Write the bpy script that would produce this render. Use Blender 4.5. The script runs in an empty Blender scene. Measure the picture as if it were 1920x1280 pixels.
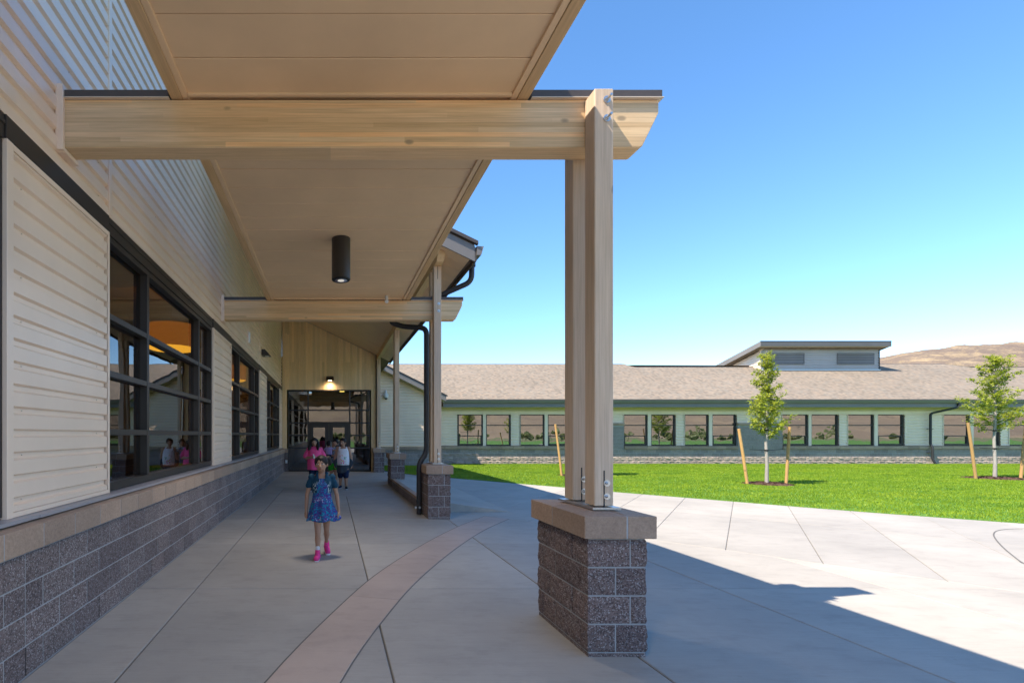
import bpy, bmesh, math, random
import numpy as np
from mathutils import Vector, Matrix, noise
random.seed(7)
R = math.radians
scene = bpy.context.scene
COL = scene.collection
# ------------------------------------------------------------------ camera, sky, sun, exposure
cam = bpy.data.cameras.new("camera"); camo = bpy.data.objects.new("camera", cam); COL.objects.link(camo)
cam.lens = 17.0; cam.sensor_width = 36.0; cam.sensor_fit = 'HORIZONTAL'
cam.shift_x = (960-620)/1920; cam.shift_y = (815-640)/1920
cam.clip_start = 0.05; cam.clip_end = 6000
camo.location = (0, 0, 1.587); camo.rotation_euler = (R(90), 0, 0)
scene.camera = camo
SUN = Vector((2.98, 1.12, -4.44)).normalized()      # the way the light travels
world = bpy.data.worlds.new("World"); scene.world = world; world.use_nodes = True
wn = world.node_tree.nodes; wl = world.node_tree.links
sky = wn.new("ShaderNodeTexSky"); sky.sky_type = 'NISHITA'; sky.sun_disc = False
sky.sun_elevation = math.asin(-SUN.z); sky.sun_rotation = math.atan2(-SUN.x, -SUN.y) % (2*math.pi)
sky.altitude = 900; sky.air_density = 1.0; sky.dust_density = 0.0; sky.ozone_density = 6.0
wn["Background"].inputs[1].default_value = 0.081
hs = wn.new("ShaderNodeHueSaturation"); hs.inputs["Saturation"].default_value = 1.14
wl.new(sky.outputs[0], hs.inputs["Color"]); tn = wn.new("ShaderNodeMix"); tn.data_type = 'RGBA'; tn.blend_type = 'MULTIPLY'; tn.inputs[0].default_value = 1.0; tn.inputs[7].default_value = (1.02, .89, .80, 1)
wl.new(hs.outputs[0], tn.inputs[6]); wl.new(tn.outputs[2], wn["Background"].inputs[0])
sl = bpy.data.lights.new("sun", 'SUN'); so = bpy.data.objects.new("sun", sl); COL.objects.link(so)
sl.energy = 2.0; sl.angle = R(0.5); sl.color = (1.0, 0.90, 0.76)
so.rotation_euler = SUN.to_track_quat('-Z', 'Y').to_euler(); so.location = (-20, -10, 30)
scene.view_settings.view_transform = 'Standard'; scene.view_settings.look = 'None'
scene.view_settings.gamma = 1; scene.view_settings.exposure = 2.40
scene.cycles.use_denoising = True
scene.cycles.max_bounces = 10; scene.cycles.diffuse_bounces = 6; scene.cycles.glossy_bounces = 4
scene.cycles.transparent_max_bounces = 16; scene.cycles.sample_clamp_indirect = 6

# ------------------------------------------------------------------ materials
MATS = {}
class NT:
    """small node-tree writer"""
    def __init__(s, name):
        s.m = bpy.data.materials.new(name); s.m.use_nodes = True
        s.t = s.m.node_tree; s.n = s.t.nodes; s.l = s.t.links
        s.b = s.n["Principled BSDF"]; s.out = s.n["Material Output"]; MATS[name] = s.m
        s.pos = s.n.new("ShaderNodeNewGeometry").outputs["Position"]
    def link(s, a, b): s.l.new(a, b)
    def val(s, sock, v):
        if hasattr(v, "is_linked") or isinstance(v, bpy.types.NodeSocket): s.l.new(v, sock)
        else: sock.default_value = v
    def scaled(s, v, sc):
        n = s.n.new("ShaderNodeVectorMath"); n.operation = 'MULTIPLY'; s.l.new(v, n.inputs[0]); n.inputs[1].default_value = sc
        return n.outputs[0]
    def noise(s, scale, sc=(1,1,1), detail=4, rough=.55, vec=None, dist=0):
        n = s.n.new("ShaderNodeTexNoise"); n.inputs["Scale"].default_value = scale; n.inputs["Detail"].default_value = detail
        n.inputs["Roughness"].default_value = rough; n.inputs["Distortion"].default_value = dist
        s.l.new(s.scaled(vec or s.pos, sc), n.inputs["Vector"]); return n.outputs["Fac"]
    def voro(s, scale, sc=(1,1,1), out="Color", vec=None):
        n = s.n.new("ShaderNodeTexVoronoi"); n.inputs["Scale"].default_value = scale
        s.l.new(s.scaled(vec or s.pos, sc), n.inputs["Vector"]); return n.outputs[out]
    def ramp(s, f, stops, interp='LINEAR'):
        n = s.n.new("ShaderNodeValToRGB"); n.color_ramp.interpolation = interp
        e = n.color_ramp.elements
        while len(e) < len(stops): e.new(.5)
        for i, (p, c) in enumerate(stops):
            e[i].position = p; e[i].color = (c, c, c, 1) if isinstance(c, (int, float)) else (*c, 1)
        s.l.new(f, n.inputs[0]); return n.outputs[0]
    def mix(s, a, b, f, mode='MIX'):
        n = s.n.new("ShaderNodeMix"); n.data_type = 'RGBA'; n.blend_type = mode
        s.val(n.inputs[0], f)
        for k, v in ((6, a), (7, b)):
            s.val(n.inputs[k], v if isinstance(v, bpy.types.NodeSocket) else (*v, 1))
        return n.outputs[2]
    def math(s, op, a, b=0.0):
        n = s.n.new("ShaderNodeMath"); n.operation = op; s.val(n.inputs[0], a); s.val(n.inputs[1], b); return n.outputs[0]
    def rand(s): return s.n.new("ShaderNodeObjectInfo").outputs["Random"]
    def xyz(s, i, v=None):
        n = s.n.new("ShaderNodeSeparateXYZ"); s.l.new(v or s.pos, n.inputs[0]); return n.outputs[i]
    def bump(s, h, strength=.3, dist=.01):
        n = s.n.new("ShaderNodeBump"); n.inputs["Strength"].default_value = strength; n.inputs["Distance"].default_value = dist
        s.l.new(h, n.inputs["Height"]); s.l.new(n.outputs[0], s.b.inputs["Normal"])
    def fin(s, col, rough=.6, metal=0, spec=.5):
        s.val(s.b.inputs["Base Color"], col if isinstance(col, bpy.types.NodeSocket) else (*col, 1))
        s.val(s.b.inputs["Roughness"], rough); s.b.inputs["Metallic"].default_value = metal
        s.b.inputs["Specular IOR Level"].default_value = spec
        return s.m

def painted(name, col, rough=.45, var=.10, spec=.4):
    t = NT(name)
    f = t.noise(1.3, detail=5); g = t.noise(14, detail=4)
    c = t.mix(tuple(v*(1-var) for v in col), tuple(min(1, v*(1+var)) for v in col), t.mix(f, g, .3))
    d = t.ramp(t.noise(.9, (1, 1, .35), detail=6), [(.35, 1.0), (.75, .84)])
    t.bump(t.noise(60, detail=2), .05, .002)
    return t.fin(t.mix(c, d, 1.0, 'MULTIPLY'), rough, spec=spec)

siding_m = painted("siding_paint", (.87, .685, .53), .30, .05, .65)
trim_m = painted("trim_paint", (.66, .56, .45), .4, .05)
bronze_m = painted("dark_bronze", (.040, .034, .030), .38, .15)
darkmetal_m = painted("charcoal_metal", (.030, .030, .033), .42, .15)
flash_m = painted("flashing_brown", (.085, .070, .062), .45, .15)
soffit_m = painted("soffit_metal", (.84, .60, .365), .42, .06)
fascia_m = painted("fascia_grey", (.20, .185, .175), .45, .08)
sill_m = painted("sill_flashing", (.36, .33, .33), .4, .08)
gutter_m = painted("gutter_paint", (.13, .12, .115), .4, .1)
white_m = painted("white_plastic", (.75, .75, .74), .35, .03)
galv_m = NT("galvanised_steel"); galv_m = galv_m.fin(galv_m.mix((.45, .46, .47), (.7, .7, .7), galv_m.noise(60)), .33, 1.0)
black_m = painted("black_rubber", (.012, .012, .013), .6, .1)
monitor_m = painted("monitor_siding", (.44, .41, .41), .4, .06)
frieze_m = painted("frieze_board", (.60, .50, .34), .5, .06)

def wood(name, ax, col, lam=0.0, knots=True, tint=.12):
    t = NT(name)
    st = [9, 9, 9]; st[ax] = .30
    g = t.noise(6, tuple(st), detail=7, rough=.62, dist=.15)
    st2 = [60, 60, 60]; st2[ax] = 1.2
    fine = t.noise(3, tuple(st2), detail=3)
    lo = tuple(v*f for v, f in zip(col, (.82, .79, .75))); hi = tuple(min(1, v*f) for v, f in zip(col, (1.10, 1.10, 1.08)))
    c = t.mix(lo, hi, t.ramp(g, [(.25, 0.0), (.72, 1.0)]))
    c = t.mix(c, t.ramp(fine, [(.3, .86), (.7, 1.06)]), .8, 'MULTIPLY')
    big = t.ramp(t.noise(1.1, tuple(2.2 if i != ax else .5 for i in range(3)), detail=3), [(.3, (.97, .97, 1.0)), (.7, (1.05, .98, .88))])
    c = t.mix(c, big, .9, 'MULTIPLY')
    if lam:
        k = t.math('FLOOR', t.math('DIVIDE', t.xyz(lam if isinstance(lam, int) and lam < 3 else 2), .038))
        sg = t.math('FLOOR', t.math('ADD', t.math('MULTIPLY', t.xyz(ax), .45), t.math('MULTIPLY', k, .37)))
        wnn = t.n.new("ShaderNodeTexWhiteNoise"); wnn.noise_dimensions = '2D'
        cv = t.n.new("ShaderNodeCombineXYZ"); t.l.new(k, cv.inputs[0]); t.l.new(sg, cv.inputs[1]); t.l.new(cv.outputs[0], wnn.inputs["Vector"])
        c = t.mix(c, t.ramp(wnn.outputs["Value"], [(0, (.74, .70, .64)), (.5, (.98, .98, .98)), (1, (1.12, .98, .84))]), 1.0, 'MULTIPLY')
        fr = t.math('FRACT', t.math('DIVIDE', t.xyz(lam if isinstance(lam, int) and lam < 3 else 2), .038))
        c = t.mix(c, t.ramp(fr, [(0, .66), (.05, 1.0), (.95, 1.0), (1, .74)]), .8, 'MULTIPLY')
    if knots:
        ks = [1, 1, 1]; ks[ax] = .55
        d = t.voro(4.6, tuple(ks), "Distance"); hid = t.voro(4.6, tuple(ks), "Color")
        sel = t.ramp(t.xyz(0, hid), [(.50, 0.0), (.52, 1.0)])
        kn = t.math('MULTIPLY', t.ramp(t.math('ADD', d, t.math('MULTIPLY', t.noise(30), .03)), [(.075, 1.0), (.13, 0.0)]), sel)
        c = t.mix(c, tuple(v*.34 for v in col), t.math('MULTIPLY', kn, .75))
    if tint:
        c = t.mix(c, t.ramp(t.rand(), [(0, (1-tint, 1-tint*1.1, 1-tint*1.3)), (1, (1+tint*.6, 1+tint*.4, 1))]), 1.0, 'MULTIPLY')
    t.bump(g, .12, .004)
    return t.fin(c, .58, spec=.3)
BW = (.86, .655, .42)
beam_m = wood("glulam_beam", 0, BW, lam=2.0)
fasc_wood_m = wood("fascia_timber", 1, (.66, .47, .27), tint=.05)
beamy_m = wood("entry_beam_timber", 1, (.66, .48, .28), tint=.05)
post_m = wood("post_timber", 2, (.63, .50, .385), tint=.08)
board_m = wood("cedar_board", 2, (.86, .67, .42), knots=False, tint=.17)
stake_m = wood("stake_wood", 2, (.52, .33, .15), tint=.22)

def concrete(name, col, streak=.5):
    t = NT(name)
    c = t.mix(tuple(v*.82 for v in col), tuple(v*1.1 for v in col), t.ramp(t.noise(.55, detail=8, rough=.62), [(.3, 0.0), (.7, 1.0)]))
    br = t.noise(4, (.6, 26, 1), detail=5, rough=.7)
    c = t.mix(c, t.ramp(br, [(.28, .80), (.72, 1.10)]), streak, 'MULTIPLY')
    fn = t.noise(220, detail=2); c = t.mix(c, t.ramp(fn, [(.3, .90), (.7, 1.07)]), .6, 'MULTIPLY')
    c = t.mix(c, t.ramp(t.noise(2.6, (1, 2.2, 1), detail=8, rough=.7), [(.50, 1.0), (.74, .80)]), .85, 'MULTIPLY')
    c = t.mix(c, t.ramp(t.voro(3.1, (1, 1, 1), 'Distance'), [(.03, .82), (.055, 1.0)]), .5, 'MULTIPLY')
    c = t.mix(c, t.ramp(t.rand(), [(0, (.90, .905, .91)), (1, (1.07, 1.06, 1.04))]), 1.0, 'MULTIPLY')
    t.bump(t.mix(br, fn, .5), .10, .004)
    return t.fin(c, .7, spec=.35)
conc_m = concrete("broomed_concrete", (.388, .357, .318))
band_m = concrete("red_tinted_concrete", (.44, .345, .29), .15)
joint_m = NT("joint_filler").fin((.12, .113, .105), .9)

def blockmat(name, col, speck=.8, rough=.8, bump=.25, hi=(.5, .47, .46)):
    t = NT(name)
    c = t.mix(tuple(v*.75 for v in col), tuple(v*1.3 for v in col), t.noise(38, detail=4))
    v = t.xyz(0, t.voro(150)); w = t.xyz(1, t.voro(95))
    c = t.mix(c, tuple(x*.45 for x in col), t.math('MULTIPLY', t.ramp(w, [(.66, 0.0), (.70, 1.0)]), .8*speck))
    c = t.mix(c, hi, t.math('MULTIPLY', t.ramp(v, [(.80, 0.0), (.93, 1.0)]), speck*.62))
    c = t.mix(c, t.ramp(t.rand(), [(0, (.84, .82, .84)), (.5, (1, 1, 1)), (1, (1.18, 1.14, 1.12))]), 1.0, 'MULTIPLY')
    c = t.mix(c, t.ramp(t.noise(1.6, detail=5), [(.35, .88), (.7, 1.1)]), .8, 'MULTIPLY')
    t.bump(t.mix(t.noise(70, detail=5, rough=.7), v, .4), bump, .012)
    return t.fin(c, rough, spec=.3)
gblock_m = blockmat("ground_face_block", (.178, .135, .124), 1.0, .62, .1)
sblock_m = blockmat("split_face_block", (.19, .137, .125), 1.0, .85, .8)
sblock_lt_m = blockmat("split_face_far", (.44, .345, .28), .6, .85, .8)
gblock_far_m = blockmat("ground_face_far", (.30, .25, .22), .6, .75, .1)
cap_m = blockmat("cast_cap_stone", (.37, .262, .188), .22, .8, .12, (.55, .46, .38))
mortar_m = NT("mortar"); mortar_m = mortar_m.fin(mortar_m.mix((.31, .31, .305), (.44, .43, .42), mortar_m.noise(18, detail=5)), .9)

def shingle():
    t = NT("asphalt_shingle")
    px, py, pz = (t.xyz(i) for i in range(3))
    row = t.math('FLOOR', t.math('DIVIDE', pz, .065))
    wob = t.math('ADD', px, t.math('MULTIPLY', row, .37))
    tab = t.math('FLOOR', t.math('DIVIDE', wob, .13))
    cv = t.n.new("ShaderNodeCombineXYZ"); t.l.new(row, cv.inputs[0]); t.l.new(tab, cv.inputs[1]); t.l.new(t.math('FLOOR', py), cv.inputs[2])
    w = t.n.new("ShaderNodeTexWhiteNoise"); t.l.new(cv.outputs[0], w.inputs["Vector"])
    c = t.ramp(w.outputs["Value"], [(0, (.175, .148, .118)), (.35, (.225, .186, .146)), (.6, (.265, .206, .154)), (.8, (.215, .19, .158)), (1, (.285, .226, .170))])
    fr = t.math('FRACT', t.math('DIVIDE', pz, .065))
    c = t.mix(c, t.ramp(fr, [(0, .72), (.12, .96), (.8, 1.03), (1, 1.05)]), .8, 'MULTIPLY')
    c = t.mix(c, t.ramp(t.noise(90, detail=3), [(.3, .8), (.7, 1.15)]), .7, 'MULTIPLY')
    c = t.mix(c, t.ramp(t.noise(.35, detail=5), [(.3, .92), (.7, 1.06)]), 1.0, 'MULTIPLY')
    t.bump(fr, .4, .01)
    return t.fin(c, .9, spec=.2)
shingle_m = shingle()

def glass(name, tint, base, rough=0.0):
    t = NT(name)
    tr = t.n.new("ShaderNodeBsdfTransparent"); tr.inputs[0].default_value = (*tint, 1)
    gl = t.n.new("ShaderNodeBsdfGlossy"); gl.inputs["Roughness"].default_value = rough; gl.inputs[0].default_value = (.93, .95, .97, 1)
    fr = t.n.new("ShaderNodeFresnel"); fr.inputs[0].default_value = 1.62
    f = t.math('MINIMUM', t.math('ADD', t.math('MULTIPLY', fr.outputs[0], 1.25), base), 1.0)
    gm = t.n.new("ShaderNodeNewGeometry"); f = t.math('MULTIPLY', f, t.math('SUBTRACT', 1.0, gm.outputs["Backfacing"]))
    bp = t.n.new("ShaderNodeBump"); bp.inputs["Strength"].default_value = .03; bp.inputs["Distance"].default_value = .05
    t.l.new(t.noise(1.7, detail=1), bp.inputs["Height"]); t.l.new(bp.outputs[0], gl.inputs["Normal"])
    mx = t.n.new("ShaderNodeMixShader"); t.l.new(f, mx.inputs[0]); t.l.new(tr.outputs[0], mx.inputs[1]); t.l.new(gl.outputs[0], mx.inputs[2])
    t.l.new(mx.outputs[0], t.out.inputs[0]); return t.m
glass_m = glass("bronze_glass", (.66, .52, .30), .05)
glass_far_m = glass("mirror_glass", (.30, .26, .20), .34)
glass_door_m = glass("door_glass", (.60, .50, .26), .14)

def leafmat(name, c0, c1, trans=.35, scale=2.5, patch=False):
    t = NT(name)
    f = t.mix(t.noise(scale, detail=3), t.noise(scale*14, detail=2), .55)
    c = t.mix(c0, c1, t.ramp(f, [(.32, 0.0), (.68, 1.0)]))
    if patch:
        c = t.mix(c, t.ramp(t.noise(.45, (1, 2.2, 1), detail=6, rough=.65), [(.30, (.62, .74, .6)), (.5, (1, 1, 1)), (.72, (1.22, 1.06, .9))]), 1.0, 'MULTIPLY')
    t.fin(c, .5, spec=.3)
    tl = t.n.new("ShaderNodeBsdfTranslucent"); t.l.new(t.mix(c, (1.0, 1.0, .45), .12), tl.inputs[0])
    mx = t.n.new("ShaderNodeMixShader"); mx.inputs[0].default_value = trans
    t.l.new(t.b.outputs[0], mx.inputs[1]); t.l.new(tl.outputs[0], mx.inputs[2]); t.l.new(mx.outputs[0], t.out.inputs[0]); return t.m
grass_m = leafmat("grass_blades", (.125, .24, .008), (.31, .415, .02), .35, 1.1, True)
leaf_m = leafmat("maple_leaf", (.17, .25, .012), (.50, .50, .05), .45, 3.0)
dleaf_m = leafmat("distant_foliage", (.13, .17, .06), (.28, .30, .13), .4, .6)
t = NT("turf_soil"); turf_m = t.fin(t.mix((.05, .14, .01), (.10, .22, .015), t.noise(5, detail=6)), .9)
t = NT("mulch_bark"); t.bump(t.noise(40, detail=5), .9, .03); mulch_m = t.fin(t.mix((.035, .016, .009), (.13, .062, .035), t.noise(55, (1, 1, 1), detail=5)), .9)
t = NT("young_bark"); bark_m = t.fin(t.mix((.22, .19, .165), (.42, .385, .35), t.noise(30, (1, 1, .3), detail=5)), .85)
t = NT("dry_ground"); ground_m = t.fin(t.mix((.17, .13, .07), (.10, .15, .03), t.ramp(t.noise(.05, detail=8), [(.4, 0.0), (.6, 1.0)])), .95)
def hillmat():
    t = NT("dry_hill_grass")
    n = t.noise(.030, (1, .6, 4.5), detail=9, rough=.68); n2 = t.noise(.13, (1, 1, 3.0), detail=8, rough=.7); n3 = t.noise(.45, (1, 1, 2), detail=5, rough=.7)
    c = t.mix((.25, .185, .115), (.37, .285, .185), t.ramp(n2, [(.35, 0.0), (.65, 1.0)]))
    up = t.ramp(t.xyz(2), [(60/200, 0.0), (105/200, 1.0)]) if False else t.ramp(t.math('DIVIDE', t.xyz(2), 200.0), [(.34, 0.0), (.52, 1.0)])
    rk = t.ramp(t.mix(t.mix(n, n2, .45), n3, .2), [(.43, 0.0), (.52, .8)])
    c = t.mix(c, (.105, .082, .08), t.math('MULTIPLY', rk, t.math('ADD', t.math('MULTIPLY', up, .45), .5)))
    c = t.mix(c, (.03, .04, .018), t.ramp(t.noise(.22, detail=4), [(.68, 0.0), (.72, .8)]))
    return t.fin(c, .95, spec=.1)
hill_m = hillmat()
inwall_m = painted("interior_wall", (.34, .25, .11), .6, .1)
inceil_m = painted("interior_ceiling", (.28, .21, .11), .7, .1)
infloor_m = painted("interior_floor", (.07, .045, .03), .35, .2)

def emis(name, col, strength, base=None):
    t = NT(name); t.fin(base or col, .5)
    t.b.inputs["Emission Color"].default_value = (*col, 1); t.b.inputs["Emission Strength"].default_value = strength
    return t.m
drum_m = emis("drum_shade", (1.0, .45, .06), .10, (.42, .25, .08))
diff_m = emis("drum_diffuser", (1.0, .74, .16), .5)
warm_m = emis("warm_lamp", (1.0, .72, .38), 3.0)
reflm_m = NT("lamp_reflector").fin((.8, .8, .8), .12, 1.0)

# ------------------------------------------------------------------ mesh helpers
def new_mesh(name, v, f, mat, smooth=False):
    me = bpy.data.meshes.new(name); me.from_pydata([tuple(p) for p in v], [], f); me.update()
    for m in (mat if isinstance(mat, (list, tuple)) else [mat]): me.materials.append(m)
    if smooth: me.polygons.foreach_set("use_smooth", [True]*len(me.polygons))
    return me
def tag(o, label=None, cat=None, group=None, kind=None):
    if label: o["label"] = label
    if cat: o["category"] = cat
    if group: o["group"] = group
    if kind: o["kind"] = kind
    return o
def link(name, me, parent=None, loc=(0, 0, 0), **kw):
    o = bpy.data.objects.new(name, me); COL.objects.link(o); o.location = loc
    if parent is not None:
        o.parent = parent
        if parent.type == 'EMPTY': o.matrix_parent_inverse = Matrix.Translation(-Vector(parent.location))
    return tag(o, **kw)
def thing(name, loc, label, cat, group=None):
    o = bpy.data.objects.new(name, None); COL.objects.link(o); o.location = loc; o.empty_display_size = .2
    return tag(o, label, cat, group)
class MB:
    """collects shapes into one mesh"""
    def __init__(s): s.v = []; s.f = []
    def add(s, v, f):
        k = len(s.v); s.v += [tuple(p) for p in v]; s.f += [tuple(i+k for i in q) for q in f]; return s
    def box(s, x0, x1, y0, y1, z0, z1):
        return s.add([(x0,y0,z0),(x1,y0,z0),(x1,y1,z0),(x0,y1,z0),(x0,y0,z1),(x1,y0,z1),(x1,y1,z1),(x0,y1,z1)],
                     [(0,3,2,1),(4,5,6,7),(0,1,5,4),(1,2,6,5),(2,3,7,6),(3,0,4,7)])
    def prism(s, poly, a0, a1, axis='y'):
        """extrude a polygon; axis y: poly=(x,z); axis x: poly=(y,z); axis z: poly=(x,y)"""
        def p(q, a): return (q[0], a, q[1]) if axis == 'y' else (a, q[0], q[1]) if axis == 'x' else (q[0], q[1], a)
        n = len(poly); v = [p(q, a0) for q in poly]+[p(q, a1) for q in poly]
        f = [tuple(range(n))[::-1], tuple(range(n, 2*n))]+[(i, (i+1) % n, n+(i+1) % n, n+i) for i in range(n)]
        return s.add(v, f)
    def tube(s, pts, rad, seg=12, cap=True, sx=1.0):
        pts = [Vector(p) for p in pts]; rad = rad if isinstance(rad, (list, tuple)) else [rad]*len(pts)
        k = len(s.v); prev = None
        for i, p in enumerate(pts):
            d = (pts[min(i+1, len(pts)-1)]-pts[max(i-1, 0)]).normalized()
            if prev is None: u = d.orthogonal().normalized()
            else: u = (prev-d*prev.dot(d)).normalized()
            prev = u; w = d.cross(u)
            for j in range(seg):
                a = 2*math.pi*j/seg; s.v.append(tuple(p+(u*math.cos(a)*sx+w*math.sin(a))*rad[i]))
        for i in range(len(pts)-1):
            for j in range(seg):
                a, b = k+i*seg+j, k+i*seg+(j+1) % seg; s.f.append((a, b, b+seg, a+seg))
        if cap:
            s.f.append(tuple(range(k, k+seg))[::-1]); s.f.append(tuple(range(k+(len(pts)-1)*seg, k+len(pts)*seg)))
        return s
    def obj(s, name, mat, parent=None, bevel=0, smooth=False, origin=False, **kw):
        loc = (0, 0, 0); v = s.v
        if origin:
            a = np.array(v); c = ((a[:,0].min()+a[:,0].max())/2, (a[:,1].min()+a[:,1].max())/2, a[:,2].min())
            v = (a-np.array(c)).tolist(); loc = c
        me = new_mesh(name, v, s.f, mat, smooth)
        bm = bmesh.new(); bm.from_mesh(me)
        if bevel:
            bmesh.ops.bevel(bm, geom=[e for e in bm.edges if len(e.link_faces) == 2 and e.calc_face_angle(0) > .5], offset=bevel, segments=1, affect='EDGES', clamp_overlap=True)
        bmesh.ops.recalc_face_normals(bm, faces=bm.faces); bm.to_mesh(me); bm.free()
        if smooth and hasattr(me, "set_sharp_from_angle"): me.set_sharp_from_angle(angle=R(40))
        return link(name, me, parent, loc, **kw)
_bc = {}
def bbox_mesh(name, lx, ly, lz, mat, bevel=.004):
    """shared bevelled box, origin at its centre"""
    key = (name, round(lx, 3), round(ly, 3), round(lz, 3), mat.name, bevel)
    if key not in _bc:
        m = MB().box(-lx/2, lx/2, -ly/2, ly/2, -lz/2, lz/2); me = new_mesh(name, m.v, m.f, mat)
        bm = bmesh.new(); bm.from_mesh(me)
        if bevel: bmesh.ops.bevel(bm, geom=list(bm.edges), offset=bevel, segments=1, affect='EDGES')
        bmesh.ops.recalc_face_normals(bm, faces=bm.faces); bm.to_mesh(me); bm.free(); _bc[key] = me
    return _bc[key]
def piece(name, x0, x1, y0, y1, z0, z1, mat, parent, bevel=.004):
    return link(name, bbox_mesh(name, x1-x0, y1-y0, z1-z0, mat, bevel), parent, ((x0+x1)/2, (y0+y1)/2, (z0+z1)/2))
_rb = {}
def rough_mesh(name, lx, ly, lz, mat, amp, cuts, var, out):
    """block with broken faces on the exposed sides out = (x-, x+, y-, y+); mating faces stay flat"""
    key = (name, round(lx, 3), round(ly, 3), round(lz, 3), mat.name, var, out)
    if key not in _rb:
        bm = bmesh.new(); bmesh.ops.create_cube(bm, size=1.0)
        bmesh.ops.subdivide_edges(bm, edges=list(bm.edges), cuts=cuts, use_grid_fill=True)
        sd = Vector((var*7.3, var*3.1, var*5.7))
        for v in bm.verts:
            p = Vector((v.co.x*lx, v.co.y*ly, v.co.z*lz)); sg = [(-1 if c < -.499 else 1 if c > .499 else 0) for c in v.co]
            ex = [bool(sg[i] and out[i*2+(sg[i] > 0)]) for i in (0, 1)]
            mate = bool(sg[2]) or any(sg[i] and not ex[i] for i in (0, 1))
            n = noise.noise(p*13+sd)*.9+noise.noise(p*34+sd)*.6
            for i in (0, 1):
                if ex[i]: p[i] += sg[i]*max(.0022, amp*(n+.55) if not mate else amp*(.18+.25*n))
            v.co = p
        me = bpy.data.meshes.new(name); bm.to_mesh(me); bm.free(); me.materials.append(mat); _rb[key] = me
    return _rb[key]
def rough_piece(x0, x1, y0, y1, z0, z1, mat, parent, amp=.012, cuts=4, nvar=4, name="block", out=(False, False, True, False)):
    me = rough_mesh(name, x1-x0, y1-y0, z1-z0, mat, amp, cuts, random.randrange(nvar), tuple(out))
    return link(name, me, parent, ((x0+x1)/2, (y0+y1)/2, (z0+z1)/2))
def ribs(z0, z1, depth=.028, pitch=.152, z_ref=None):
    """(z, offset) of a box-rib siding profile between two heights; offset 0 = outer face"""
    out = []; zr = z0 if z_ref is None else z_ref
    k = math.floor((z0-zr)/pitch)-1
    while True:
        b = zr+k*pitch
        for dz, o in ((0, 0), (.092, 0), (.107, -depth), (.139, -depth)):
            z = b+dz
            if z0 < z < z1: out.append((z, o))
        if b > z1: break
        k += 1
    def at(z):
        u = (z-zr) % pitch
        return 0 if u < .092 else -depth*(u-.092)/.015 if u < .107 else -depth if u < .139 else -depth*(1-(u-.139)/.013)
    return [(z0, at(z0))]+out+[(z1, at(z1))]
def siding(name, axis, at, a0, a1, z0, z1, mat, parent, sign=1, thick=.04, z_ref=None):
    """ribbed sheet: axis 'y' = wall whose face looks along x (sign +1) ; axis 'x' = wall whose face looks along -y (sign -1)"""
    pr = ribs(z0, z1, z_ref=z_ref); m = MB()
    poly = [(at+sign*o, z) for z, o in pr]+[(at-sign*thick, z1), (at-sign*thick, z0)]
    n = len(poly)
    def p(q, a): return (q[0], a, q[1]) if axis == 'y' else (a, q[0], q[1])
    v = [p(q, a0) for q in poly]+[p(q, a1) for q in poly]
    f = [(i, (i+1) % n, n+(i+1) % n, n+i) for i in range(n)]
    m.add(v, f); return m.obj(name, mat, parent)
# ------------------------------------------------------------------ ground, pavement, lawn
def sheet(name, poly, z, mat, **kw):
    m = MB(); m.add([(x, y, z) for x, y in poly], [tuple(range(len(poly)))]); return m.obj(name, mat, **kw)
sheet("ground", [(-3000, -3000), (3000, -3000), (3000, 3000), (-3000, 3000)], -.06, ground_m, kind="structure", label="dry grassy ground around the school")
pavement = sheet("pavement", [(-2.3, -9), (30, -9), (30, 24.8), (-2.3, 24.8)], -.014, joint_m, kind="structure", label="light grey broomed concrete pavement of cut slabs")
MB().box(-30.0, 45, -24, -9.45, -.05, 0).obj("bounce_apron", conc_m, kind="structure", label="wide concrete apron added behind the viewer to bounce sunlight")  # unseen bright ground, added to bounce sun under the canopy
MB().box(18.4, 45, -9.44, 0.5, -.05, -.002).obj("bounce_apron", conc_m, kind="structure", label="concrete apron added right of the plaza to bounce sunlight")  # out of view, added as more sunlit ground for bounce
MB().box(-160, 200, -74, -24.01, -.05, .004).obj("far_lawn", turf_m, kind="structure", label="green playing field behind the viewer")
MB().box(-30, -2.31, -9.44, -2.6, -.05, 0).obj("bounce_apron", conc_m, kind="structure", label="concrete apron added round the tall building corner to bounce sunlight")  # unseen, added so sunlit ground lights the beam and soffit
def clip(poly, n, c):
    """keep the side where n.p <= c"""
    out = []
    for i in range(len(poly)):
        a, b = poly[i], poly[(i+1) % len(poly)]
        da, db = n[0]*a[0]+n[1]*a[1]-c, n[0]*b[0]+n[1]*b[1]-c
        if da <= 0: out.append(a)
        if (da < 0 < db) or (db < 0 < da):
            t = da/(da-db); out.append((a[0]+(b[0]-a[0])*t, a[1]+(b[1]-a[1])*t))
    return out
def area(p): return .5*abs(sum(p[i][0]*p[(i+1) % len(p)][1]-p[(i+1) % len(p)][0]*p[i][1] for i in range(len(p))))
def slab(poly, mat=conc_m, z=0.0, name="slab", parent=pavement, bev=.006):
    me = bpy.data.meshes.new(name); bm = bmesh.new()
    vs = [bm.verts.new((x, y, z)) for x, y in poly]; f = bm.faces.new(vs); bm.normal_update()
    if f.normal.z < 0: f.normal_flip()
    r = bmesh.ops.extrude_face_region(bm, geom=[f]); top = [e for e in r["geom"] if isinstance(e, bmesh.types.BMFace)][0]
    for v in f.verts: v.co.z -= 0.0
    bmesh.ops.translate(bm, verts=[v for v in bm.verts if v not in top.verts], vec=(0, 0, -.05))
    bmesh.ops.bevel(bm, geom=list(top.edges), offset=bev, segments=1, affect='EDGES')
    bmesh.ops.recalc_face_normals(bm, faces=bm.faces)
    bm.to_mesh(me); bm.free(); me.materials.append(mat)
    return link(name, me, parent)
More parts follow.
